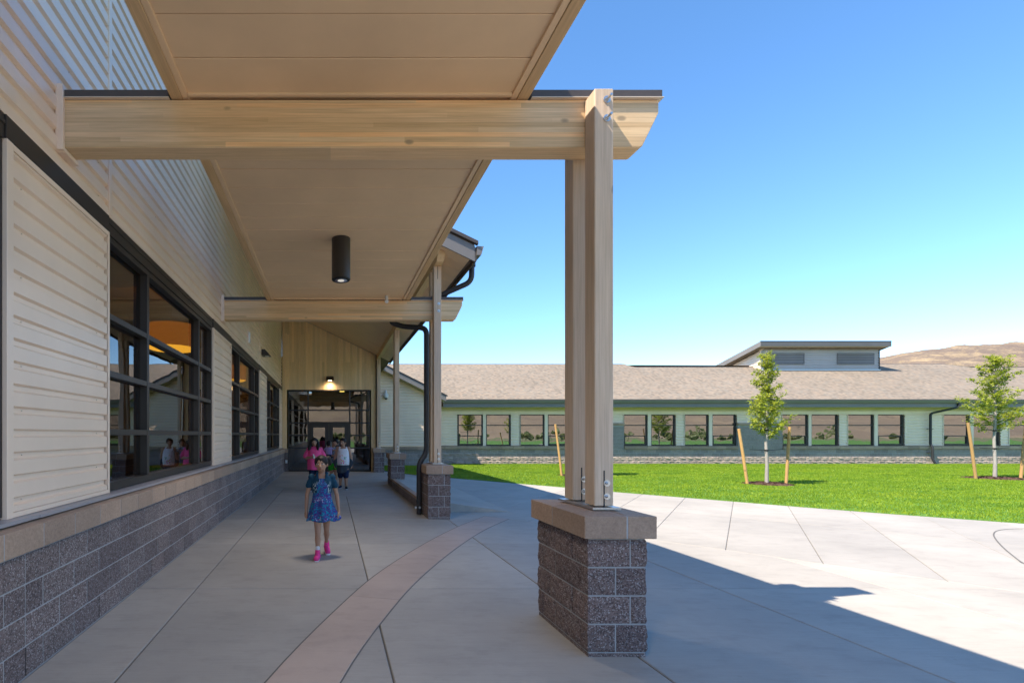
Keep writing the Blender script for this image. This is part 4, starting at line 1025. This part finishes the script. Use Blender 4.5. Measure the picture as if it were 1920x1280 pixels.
# ------------------------------------------------------------------ people
def cloth(name, col, rough=.85, pat=None):
    t = NT(name); n = t.noise(9, detail=4); c = t.mix(tuple(v*.8 for v in col), tuple(min(1, v*1.15) for v in col), n)
    if pat: c = pat(t, c)
    t.bump(t.noise(130, detail=2), .15, .003); return t.fin(c, rough, spec=.2)
skin_t = NT("skin"); skin_m = skin_t.fin(skin_t.mix((.36, .19, .115), (.47, .265, .17), skin_t.noise(6, detail=3)), .5, spec=.35)
hair_t = NT("black_hair"); hair_m = hair_t.fin(hair_t.mix((.008, .006, .006), (.026, .020, .018), hair_t.noise(60, (1, 1, .12), detail=4)), .5, spec=.2)
eye_m = NT("eye_dark").fin((.012, .008, .006), .2); eyew_m = NT("eye_white").fin((.62, .60, .58), .3); lip_m = NT("lips").fin((.30, .10, .085), .45)
def dresspat(t, c):
    n = t.voro(30, (1.0, 1, .45), "Color"); w = t.noise(17, (1, 1, 1.4), detail=3, dist=2.5)
    z = t.xyz(2)
    c = t.ramp(w, [(.30, (.035, .014, .10)), (.42, (.11, .035, .22)), (.50, (.02, .06, .24)), (.58, (.015, .22, .36)), (.66, (.02, .30, .40)), (.74, (.07, .03, .17))])
    c = t.mix(c, (.55, .50, .68), t.math('MULTIPLY', t.ramp(t.noise(48, (1, 1, .5), detail=2, dist=1.5), [(.57, 0.0), (.63, 1.0)]), t.ramp(t.math('SINE', t.math('MULTIPLY', z, 27.0)), [(.45, 0.0), (.6, .75)])))
    return c
dress_m = cloth("tie_dye_dress", (.1, .1, .4), .85, dresspat)
def vestpat(t, c): return t.mix(c, (.50, .60, .62), t.math('MULTIPLY', t.ramp(t.noise(55, (1, 1, .35), detail=2, dist=1.0), [(.52, 0.0), (.57, .9)]), t.math('MULTIPLY', t.ramp(t.xyz(2), [(.93, 1.0), (1.02, 0.0)]), t.ramp(t.math('ABSOLUTE', t.math('ADD', t.xyz(0), .115)), [(.10, 1.0), (.13, 0.0)]))))
vest_m = cloth("denim_vest", (.012, .055, .095), .8, vestpat)
pink_m = cloth("pink_cotton", (.86, .10, .28)); pinkshoe_m = cloth("pink_canvas", (.80, .06, .26)); purple_m = cloth("purple_canvas", (.32, .12, .40))
sole_m = cloth("white_rubber", (.68, .68, .68), .5); navy_m = cloth("navy_denim", (.012, .022, .06)); green_m = cloth("green_shorts", (.04, .42, .03))
charcoal_m = cloth("charcoal_knit", (.05, .06, .075)); lilac_m = cloth("lilac_cotton", (.42, .32, .55))
def greypat(t, c): return t.mix(c, (.34, .38, .44), t.ramp(t.noise(24, detail=3), [(.5, 0.0), (.6, .7)]))
grey_m = cloth("grey_print_top", (.10, .125, .17), .85, greypat)
def florpat(t, c):
    x = t.xyz(0); v = t.voro(19, (1, 1, 1), "Color"); d = t.voro(19, (1, 1, 1), "Distance")
    hue = t.ramp(t.xyz(0, v), [(0, (.75, .04, .15)), (.3, (.80, .10, .30)), (.5, (.70, .55, .03)), (.7, (.03, .35, .22)), (1, (.04, .10, .40))], 'CONSTANT')
    m = t.math('MULTIPLY', t.ramp(d, [(.34, 1.0), (.40, 0.0)]), t.ramp(t.math('ABSOLUTE', t.math('SUBTRACT', x, .365)), [(.075, 1.0), (.11, .12)]))
    m = t.math('MULTIPLY', m, t.ramp(t.xyz(2), [(.70, 0.0), (.74, 1.0), (1.08, 1.0), (1.12, 0.0)]))
    return t.mix(c, hue, t.math('MULTIPLY', m, .95))
floral_m = cloth("white_floral_top", (.74, .73, .76), .85, florpat)

def ico(sub=3):
    bm = bmesh.new(); bmesh.ops.create_icosphere(bm, subdivisions=sub, radius=1); v = [x.co.copy() for x in bm.verts]; f = [tuple(y.index for y in x.verts) for x in bm.faces]; bm.free(); return v, f
ICO = ico(3)
class Blob:
    """solid shapes fused by a voxel remesh into one smooth continuous surface"""
    def __init__(s): s.m = MB()
    def ell(s, c, r, rot=None):
        M = (rot or Matrix.Identity(3)); c = Vector(c); s.m.add([c+M @ Vector((v.x*r[0], v.y*r[1], v.z*r[2])) for v in ICO[0]], ICO[1]); return s
    def cap(s, pts, rad, sx=1.0):
        pts = [Vector(p) for p in pts]; P = []; Rr = []
        d0 = (pts[0]-pts[1]).normalized(); d1 = (pts[-1]-pts[-2]).normalized()
        for a in (80, 50, 25): P.append(pts[0]+d0*rad[0]*math.sin(R(a))); Rr.append(rad[0]*math.cos(R(a)))
        P += pts; Rr += list(rad)
        for a in (25, 50, 80): P.append(pts[-1]+d1*rad[-1]*math.sin(R(a))); Rr.append(rad[-1]*math.cos(R(a)))
        s.m.tube(P, Rr, 14, True, sx); return s
    def loft(s, rings, seg=40, wave=0, n=9, seed=0):
        """rings: (cx, cy, z, rx, ry, fold)"""
        k = len(s.m.v)
        for (cx, cy, z, rx, ry, fo) in rings:
            for j in range(seg):
                a = 2*math.pi*j/seg; q = 1+fo*math.sin(a*n+seed+z*3)+fo*.5*math.sin(a*(n-4)+seed*2)
                s.m.v.append((cx+math.cos(a)*rx*q, cy+math.sin(a)*ry*q, z+fo*.12*math.sin(a*5+seed)))
        for i in range(len(rings)-1):
            for j in range(seg):
                a, b = k+i*seg+j, k+i*seg+(j+1) % seg; s.m.f.append((a, b, b+seg, a+seg))
        s.m.f.append(tuple(range(k, k+seg))[::-1]); s.m.f.append(tuple(range(k+(len(rings)-1)*seg, k+len(rings)*seg))); return s
    def build(s, name, mat, parent, at, rotz=0, voxel=.008, smooth=3, disp=0):
        M = Matrix.Translation(at) @ Matrix.Rotation(rotz, 4, 'Z')
        me = new_mesh("tmp", s.m.v, s.m.f, mat); o = bpy.data.objects.new("tmp", me); COL.objects.link(o)
        r = o.modifiers.new("r", 'REMESH'); r.mode = 'VOXEL'; r.voxel_size = voxel; r.use_smooth_shade = True
        q = o.modifiers.new("s", 'SMOOTH'); q.iterations = smooth; q.factor = .5
        dg = bpy.context.evaluated_depsgraph_get(); out = bpy.data.meshes.new_from_object(o.evaluated_get(dg))
        bpy.data.objects.remove(o); bpy.data.meshes.remove(me); out.name = name
        out.transform(M)
        if disp:
            for v in out.vertices: v.co += v.normal*noise.noise(Vector((v.co.x*40, v.co.y*40, v.co.z*9)))*disp
        if not out.materials: out.materials.append(mat)
        out.polygons.foreach_set("use_smooth", [True]*len(out.polygons))
        return link(name, out, parent)
def hand(b, wrist, d, palm, curl=.5, s=1.0, thumb=1):
    """palm plus four fingers and a thumb; d = way the hand points, palm = palm normal"""
    w = Vector(wrist); d = Vector(d).normalized(); pn = Vector(palm); pn = (pn-d*pn.dot(d)).normalized(); side = d.cross(pn)
    L = .075*s; b.cap([w, w+d*L*.5, w+d*L], [.021*s, .026*s, .026*s], 1.0)
    for k, (off, ln) in enumerate(((-.024, .056), (-.008, .064), (.008, .060), (.023, .047))):
        p0 = w+d*L+side*off*s; c = curl
        p1 = p0+(d*math.cos(c*.5)+pn*math.sin(c*.5))*ln*.42*s; p2 = p1+(d*math.cos(c*1.2)+pn*math.sin(c*1.2))*ln*.34*s; p3 = p2+(d*math.cos(c*1.8)+pn*math.sin(c*1.8))*ln*.26*s
        b.cap([p0-d*.01, p1, p2, p3], [.0085*s, .0082*s, .0075*s, .0065*s])
    t0 = w+d*L*.35-side*.02*s*thumb; t1 = t0+(d*.75-side*.62*thumb+pn*.25)*.034*s; t2 = t1+(d*.95-side*.15*thumb+pn*.25)*.026*s
    b.cap([t0, t1, t2], [.011*s, .0095*s, .008*s])
def head(b, c, s, turn=0.0, tilt=0.0):
    """skull, jaw, nose, ears fused into the body; s = half height of the head; looks along -y turned by turn"""
    M = (Matrix.Rotation(turn, 3, 'Z') @ Matrix.Rotation(tilt, 3, 'Y')); c = Vector(c)
    def P(x, y, z): return c+M @ Vector((x*s, y*s, z*s))
    b.ell(P(0, .10, .14), (.74*s, .86*s, .86*s), M); b.ell(P(0, -.14, -.36), (.55*s, .60*s, .60*s), M); b.ell(P(0, -.32, -.72), (.24*s, .26*s, .22*s), M)
    b.ell(P(0, -.42, -.12), (.56*s, .34*s, .42*s), M)
    b.cap([P(0, -.78, .06), P(0, -.92, -.22)], [.07*s, .12*s]); b.ell(P(-.09, -.80, -.26), (.09*s, .08*s, .07*s), M); b.ell(P(.09, -.80, -.26), (.09*s, .08*s, .07*s), M)
    b.ell(P(0, -.74, -.50), (.22*s, .09*s, .09*s), M)
    for sx in (-1, 1): b.ell(P(sx*.76, .08, -.12), (.09*s, .17*s, .25*s), M)
    return P, M
def face(parent, P, M, s, at, rotz):
    R2 = Matrix.Translation(at) @ Matrix.Rotation(rotz, 4, 'Z')
    def put(name, c, r, mat, rot=None):
        q = (R2.to_3x3() @ M @ (rot or Matrix.Identity(3))); w = R2 @ P(*c)
        v = [w+q @ Vector((a.x*r[0]*s, a.y*r[1]*s, a.z*r[2]*s)) for a in ICO[0]]; o = link(name, new_mesh(name, v, ICO[1], mat, True), parent)
    for sx in (-1, 1):
        put("eye", (sx*.30, -.705, .04), (.135, .07, .06), eyew_m); put("iris", (sx*.30, -.765, .04), (.062, .03, .062), eye_m)
        put("eyebrow", (sx*.30, -.77, .22), (.18, .05, .028), hair_m, Matrix.Rotation(sx*.02, 3, 'Y'))
    put("mouth", (0, -.815, -.50), (.20, .05, .065), lip_m)
def body(b, h, sw, hw, chest, belly, arms, legs, neck_r, sc=1.0, hs=.10, arm_r=(.040, .033, .024), leg_r=(.072, .050, .034), lean=0):
    """arms: [(elbow, wrist, hand dir, palm, curl)] for viewer left then right; legs: [(knee, ankle)]"""
    zs, zh = h*.815, h*.515
    b.cap([(0, .01, h*.80), (0, .005, h*.885)], [neck_r*1.15, neck_r])
    b.loft([(0, .005, zh-.02, hw*.92, belly*.92, 0), (0, .0, zh+.05*h, hw, belly, 0), (0, 0, h*.62, hw*.88, belly*.95, 0), (0, 0, h*.70, sw*.86, chest, 0), (0, .005, h*.775, sw*.92, chest*.92, 0), (0, .01, zs+.012, sw*.55, chest*.62, 0)])
    for sx, (el, wr, hd, pn, cu) in zip((-1, 1), arms):
        s0 = Vector((sx*sw*.90, .01, zs-.035))
        b.ell(s0, (arm_r[0]*1.2,)*3); b.cap([s0, el], [arm_r[0]*1.08, arm_r[1]*1.05]); b.cap([el, Vector(el).lerp(Vector(wr), .35), wr], [arm_r[1]*1.02, arm_r[1]*1.04, arm_r[2]])
        hand(b, wr, hd, pn, cu, sc, sx)
    for sx, (kn, an) in zip((-1, 1), legs):
        hp = Vector((sx*hw*.52, .0, zh-.01))
        b.cap([hp, hp.lerp(Vector(kn), .5), kn], [leg_r[0]*1.12, leg_r[0]*.95, leg_r[1]]); k = Vector(kn); a = Vector(an)
        b.cap([k, k.lerp(a, .15), k.lerp(a, .35)+Vector((0, .014, 0)), k.lerp(a, .75), a], [leg_r[1]*1.02, leg_r[1]*.92, leg_r[1]*1.04, leg_r[2]*1.12, leg_r[2]])
def shoe(parent, an, toe, mat, at, rotz, L=.20, name="shoe", sole=sole_m, high=.10, pitch=0):
    a = Vector(an); d = Vector(toe).normalized(); s = Blob(); z = a.z-.055
    g = Vector((0, 0, -math.tan(pitch)))
    heel = Vector((a.x, a.y, z))-d*.045; tip = heel+d*L+g*L
    s.cap([heel, heel.lerp(tip, .5), tip-d*.03], [.036, .040, .036]); s.cap([a+Vector((0, 0, high*.32)), Vector((a.x, a.y, z+.015))], [.031, .038])
    o = s.build(name, mat, parent, at, rotz, .007, 3)
    q = Blob(); dz = Vector((0, 0, .024))
    q.cap([heel-dz, heel.lerp(tip, .5)-dz, tip-d*.028-dz], [.030, .036, .034]); b_ = q.m.v
    zc = min(v[2] for v in b_)
    q.m.v = [(v[0], v[1], (v[2]-(heel.z-.024))*.42+(heel.z-.026)) for v in b_] if not pitch else b_
    q.build("sole", sole, o, at, rotz, .006, 2)
    return o
ZV = Vector((0, 0, 1))
# --- girl walking in front
G = Vector((-.115, 6.32, 0)); g1 = thing("person", G, "girl walking toward the viewer in a purple and blue tie-dye dress and dark vest", "person")
b = Blob(); h = 1.315
body(b, h, .145, .115, .085, .085, [((-.195, .02, .80), (-.205, -.015, .60), (.03, -.12, -1), (1, 0, 0), .5), ((.195, .03, .80), (.222, .0, .60), (-.05, -.12, -1), (-1, 0, 0), .5)],
     [((-.050, -.10, .335), (-.052, -.13, .085)), ((.060, .05, .345), (.062, .20, .135))], .040, .95, arm_r=(.033, .027, .019), leg_r=(.056, .038, .023))
P, M = head(b, (-.008, -.02, 1.205), .105, R(-10), R(-3)); o = b.build("body", skin_m, g1, G, 0, .0065, 2); face(g1, P, M, .105, G, 0)
hb = Blob(); c = Vector((-.008, -.02, 1.205)); s = .105
hb.ell(P(0, .17, .30), (.87*s, .88*s, .86*s), M); hb.ell(P(0, -.02, .62), (.66*s, .62*s, .42*s), M); hb.ell(P(.68, .35, .08), (.22*s, .32*s, .5*s), M); hb.ell(P(-.66, .35, .08), (.22*s, .32*s, .5*s), M)
hb.ell(P(.80, .55, .55), (.42*s, .42*s, .48*s), M); hb.ell(P(.95, .6, .15), (.30*s, .32*s, .40*s), M); hb.build("hair", hair_m, g1, G, 0, .007, 2, .004)
d = Blob(); d.loft([(.01, .0, .475, .205, .150, .10), (.008, 0, .53, .190, .142, .085), (.004, 0, .62, .165, .128, .06), (0, 0, .74, .130, .108, .03), (0, 0, .83, .116, .098, .012), (0, 0, .93, .124, .101, 0), (0, 0, 1.00, .118, .094, 0), (0, .0, 1.025, .10, .08, 0)], 60, 0, 9, 1.0)
d.loft([(.20, .02, .50, .06, .05, .1), (.17, .0, .54, .07, .06, .08), (.12, 0, .62, .06, .06, 0)], 30, 0, 5, 2)
d.build("dress", dress_m, g1, G, 0, .0075, 1)
v = Blob(); v.loft([(0, .012, .83, .126, .107, .02), (0, .012, .92, .133, .111, .01), (0, .012, 1.0, .138, .106, 0), (0, .014, 1.04, .128, .092, 0), (0, .016, 1.07, .08, .064, 0)])
for sx in (-1, 1): v.cap([(sx*.116, .01, 1.035), (sx*.152, .014, .975), (sx*.170, .017, .925)], [.040, .045, .044])
for sx in (-1, 1): v.cap([(sx*.060, -.055, 1.05), (sx*.062, .0, 1.085), (sx*.03, .055, 1.09)], [.020, .024, .022])
for sx in (-1, 1): v.ell((sx*.130, .01, 1.035), (.050, .050, .048))
vo = v.build("vest", vest_m, g1, G, 0, .0075, 2)
# open front of the vest: cut a narrow V so that neck and dress show
me = vo.data; bm = bmesh.new(); bm.from_mesh(me)
dead = [f for f in bm.faces if f.calc_center_median().y < G.y-.035 and abs(f.calc_center_median().x-G.x) < .012+max(0, (f.calc_center_median().z-.86))*.16 and f.calc_center_median().z < 1.10]
bmesh.ops.delete(bm, geom=dead, context='FACES'); bm.to_mesh(me); bm.free()
for an, toe, hi, pt in (((-.052, -.13, .085), (-.12, -1, 0), .09, 0), ((.062, .20, .135), (.15, -1, 0), .09, R(14))):
    so_ = shoe(g1, an, toe, pinkshoe_m, G, 0, .185, pitch=pt); tgt = Blob()
    tgt.cap([Vector(an)+ZV*.03, Vector(an)+ZV*.062], [.030, .028]); tgt.build("sock", sole_m, so_, G, 0, .006, 2)
# --- woman in pink
Gp = Vector((-.455, 13.8, 0)); g2 = thing("person", Gp, "person in an oversized pink T-shirt with long dark hair, hands clasped in front", "person")
b = Blob(); h = 1.50
body(b, h, .18, .165, .12, .135, [((-.255, .0, .93), (-.07, -.20, .955), (1, -.15, .25), (0, 1, .3), .9), ((.255, .0, .93), (.04, -.21, .935), (-1, -.15, .15), (0, 1, .3), .9)],
     [((-.085, -.02, .41), (-.095, .02, .085)), ((.085, -.02, .41), (.095, .0, .085))], .052, 1.0, arm_r=(.052, .045, .028), leg_r=(.088, .062, .040))
P, M = head(b, (-.015, -.02, 1.372), .122, R(4), R(2)); b.build("body", skin_m, g2, Gp, 0, .008, 2); face(g2, P, M, .122, Gp, 0)
s = .122; hb = Blob(); hb.ell(P(0, .17, .30), (.87*s, .88*s, .86*s), M); hb.ell(P(-.1, -.1, .66), (.62*s, .55*s, .36*s), M)
hb.cap([P(-.70, .0, .4), P(-.90, -.1, -.4), P(-1.1, -.75, -1.05), P(-1.15, -1.15, -1.6)], [.045, .058, .052, .034]); hb.cap([P(.70, .0, .4), P(.86, -.1, -.4), P(.85, -.75, -1.05), P(.85, -1.15, -1.5)], [.042, .052, .046, .032]); hb.ell(P(0, .5, -.6), (.8*s, .4*s, .9*s), M); hb.build("hair", hair_m, g2, Gp, 0, .008, 2, .005)
d = Blob(); d.loft([(0, 0, .60, .215, .185, .05), (0, 0, .75, .215, .19, .035), (0, -.01, .95, .205, .18, .02), (0, 0, 1.10, .20, .155, .0), (0, 0, 1.19, .195, .132, 0), (0, .005, 1.235, .13, .095, 0), (0, .005, 1.26, .08, .07, 0)], 50, 0, 7, .5)
for sx in (-1, 1): d.ell((sx*.165, .01, 1.185), (.068, .07, .06))
for sx in (-1, 1): d.cap([(sx*.15, .01, 1.175), (sx*.225, .0, 1.06), (sx*.258, -.01, .985)], [.060, .070, .074])
d.build("shirt", pink_m, g2, Gp, 0, .009, 2)
d = Blob()
for sx in (-1, 1): d.cap([(sx*.075, 0, .66), (sx*.085, -.02, .41), (sx*.095, .01, .13)], [.098, .078, .055])
d.build("trousers", navy_m, g2, Gp, 0, .009, 2)
for sx in (-1, 1): shoe(g2, (sx*.095, .01, .085), (sx*.2, -1, 0), black_m, Gp, 0, .22, sole=sole_m, high=.02)
MB().tube([Gp+Vector((-.01, -.245, .93)), Gp+Vector((-.03, -.26, 1.05))], [.022, .017], 12).obj("cup", white_m, None, origin=True, smooth=True, label="small white cup held by the person in pink", cat="cup")
# --- woman in white floral top
Gw = Vector((.37, 14.35, 0)); g3 = thing("person", Gw, "person in a white floral sleeveless top, dark jacket tied round the waist, looking aside", "person")
b = Blob(); h = 1.49
body(b, h, .175, .165, .115, .13, [((-.235, .03, .93), (-.245, .0, .70), (.03, -.1, -1), (1, 0, 0), .6), ((.235, .03, .93), (.25, .0, .70), (-.03, -.1, -1), (-1, 0, 0), .6)],
     [((-.075, .04, .40), (-.075, .12, .10)), ((.085, -.06, .40), (.090, -.06, .085))], .05, 1.0, arm_r=(.052, .044, .028), leg_r=(.085, .060, .040))
P, M = head(b, (-.012, -.02, 1.365), .120, R(-28), 0); b.build("body", skin_m, g3, Gw, 0, .008, 2); face(g3, P, M, .120, Gw, 0)
s = .120; hb = Blob(); hb.ell(P(0, .17, .30), (.87*s, .88*s, .86*s), M); hb.ell(P(0, -.1, .64), (.62*s, .55*s, .34*s), M); hb.ell(P(.1, .98, .05), (.3*s, .3*s, .38*s), M); hb.build("hair", hair_m, g3, Gw, 0, .008, 2, .004)
d = Blob(); d.loft([(0, -.01, .70, .175, .16, .03), (0, -.015, .82, .185, .17, .02), (0, -.01, .97, .178, .155, .01), (0, 0, 1.10, .165, .135, 0), (0, 0, 1.18, .135, .11, 0)], 50, 0, 7, .3)
for sx in (-1, 1): d.cap([(sx*.10, -.06, 1.12), (sx*.095, -.01, 1.222), (sx*.10, .06, 1.17)], [.05, .026, .05])
d.build("top", floral_m, g3, Gw, 0, .008, 2)
d = Blob(); d.loft([(0, .02, .47, .185, .155, .06), (0, .02, .58, .19, .165, .04), (0, .02, .70, .19, .168, .02)], 44, 0, 7, 1.3)
for sx in (-1, 1): d.cap([(sx*.228, .02, .86), (sx*.246, .0, .76), (sx*.215, -.03, .66)], [.046, .050, .044])
d.build("jacket", charcoal_m, g3, Gw, 0, .009, 2)
d = Blob()
for sx, y in ((-1, .04), (1, -.06)): d.cap([(sx*.075, 0, .62), (sx*.080, y, .38)], [.10, .088])
d.build("shorts", navy_m, g3, Gw, 0, .009, 2)
shoe(g3, (-.075, .12, .10), (-.25, -1, 0), navy_m, Gw, 0, .23, high=.03, pitch=R(4)); shoe(g3, (.090, -.06, .085), (.05, -1, 0), black_m, Gw, 0, .23, high=.03)
# --- older girl carrying a toddler
Gm = Vector((.085, 14.9, 0)); g4 = thing("person", Gm, "girl in grey top and green shorts carrying a toddler on her hip", "person")
b = Blob(); h = 1.46
body(b, h, .15, .13, .095, .095, [((-.20, -.05, .97), (-.235, -.20, .99), (-.6, -.5, .2), (0, -.2, 1), .6), ((.215, -.02, .97), (.02, -.20, .955), (-1, -.1, .1), (0, .6, .8), .6)],
     [((-.060, -.02, .39), (-.070, .0, .085)), ((.075, -.05, .39), (.085, -.02, .085))], .045, .95, arm_r=(.040, .034, .024), leg_r=(.070, .052, .034))
P, M = head(b, (.055, -.03, 1.345), .112, R(-12), R(14)); b.build("body", skin_m, g4, Gm, 0, .008, 2); face(g4, P, M, .112, Gm, 0)
s = .112; hb = Blob(); hb.ell(P(0, .17, .30), (.87*s, .88*s, .86*s), M); hb.ell(P(0, -.1, .66), (.62*s, .55*s, .34*s), M); hb.ell(P(0, .6, -.4), (.5*s, .35*s, .7*s), M); hb.build("hair", hair_m, g4, Gm, 0, .008, 2, .004)
d = Blob(); d.loft([(0, 0, .72, .150, .125, .02), (0, 0, .85, .14, .118, .01), (0, 0, 1.0, .148, .118, 0), (0, 0, 1.12, .155, .11, 0), (0, .005, 1.205, .09, .07, 0)])
for sx in (-1, 1): d.cap([(sx*.135, .01, 1.155), (sx*.175, .0, 1.085)], [.052, .052])
d.build("top", grey_m, g4, Gm, 0, .008, 2)
d = Blob(); d.loft([(0, 0, .62, .155, .125, .02), (0, 0, .76, .145, .12, .01)])
for sx in (-1, 1): d.cap([(sx*.075, -.005, .66), (sx*.078, -.02, .565)], [.088, .088])
d.build("shorts", green_m, g4, Gm, 0, .008, 2)
for sx in (-1, 1): shoe(g4, (sx*.078, -.01, .085), (sx*.2, -1, 0), black_m, Gm, 0, .22, high=.02)
# --- toddler, seen from behind, held on the hip
Gt = Vector((-.055, 14.72, 0)); g5 = thing("person", Gt+Vector((0, 0, .92)), "toddler with black hair and lilac striped shirt held on the girl's hip", "person")
b = Blob(); b.loft([(0, 0, .96, .085, .075, 0), (0, 0, 1.06, .088, .08, 0), (0, 0, 1.16, .082, .07, 0), (0, 0, 1.21, .045, .04, 0)]); b.cap([(0, 0, 1.18), (0, 0, 1.25)], [.035, .034])
b.cap([(.075, 0, 1.175), (.13, -.03, 1.13), (.20, -.02, 1.12)], [.030, .026, .02]); hand(b, (.20, -.02, 1.12), (1, -.1, 0), (0, 1, 0), .5, .6, 1)
b.cap([(-.075, 0, 1.175), (-.10, .05, 1.10), (-.04, .12, 1.10)], [.030, .026, .02]); hand(b, (-.04, .12, 1.10), (1, .5, 0), (0, 1, 0), .5, .6, -1)
for sx in (-1, 1): b.cap([(sx*.05, 0, .98), (sx*.085, .10, .93), (sx*.08, .13, .78)], [.045, .036, .026])
P, M = head(b, (0, .0, 1.335), .085, R(165), 0); b.build("body", skin_m, g5, Gt, 0, .007, 2); face(g5, P, M, .085, Gt, 0)
s = .085; hb = Blob(); hb.ell(P(0, .22, .2), (.86*s, .84*s, .88*s), M); hb.ell(P(0, .6, -.4), (.75*s, .45*s, .6*s), M); hb.build("hair", hair_m, g5, Gt, 0, .007, 2, .004)
d = Blob(); d.loft([(0, 0, .99, .100, .09, .01), (0, 0, 1.08, .10, .092, .01), (0, 0, 1.18, .095, .08, 0), (0, 0, 1.215, .05, .045, 0)])
for sx in (-1, 1): d.cap([(sx*.07, 0, 1.18), (sx*.115, -.01 if sx > 0 else .03, 1.145)], [.040, .040])
d.build("shirt", lilac_m, g5, Gt, 0, .007, 2)
d = Blob(); d.loft([(0, 0, .93, .09, .085, 0), (0, 0, 1.01, .095, .09, 0)])
for sx in (-1, 1): d.cap([(sx*.05, 0, .97), (sx*.085, .09, .93)], [.055, .05])
d.build("shorts", navy_m, g5, Gt, 0, .007, 2)
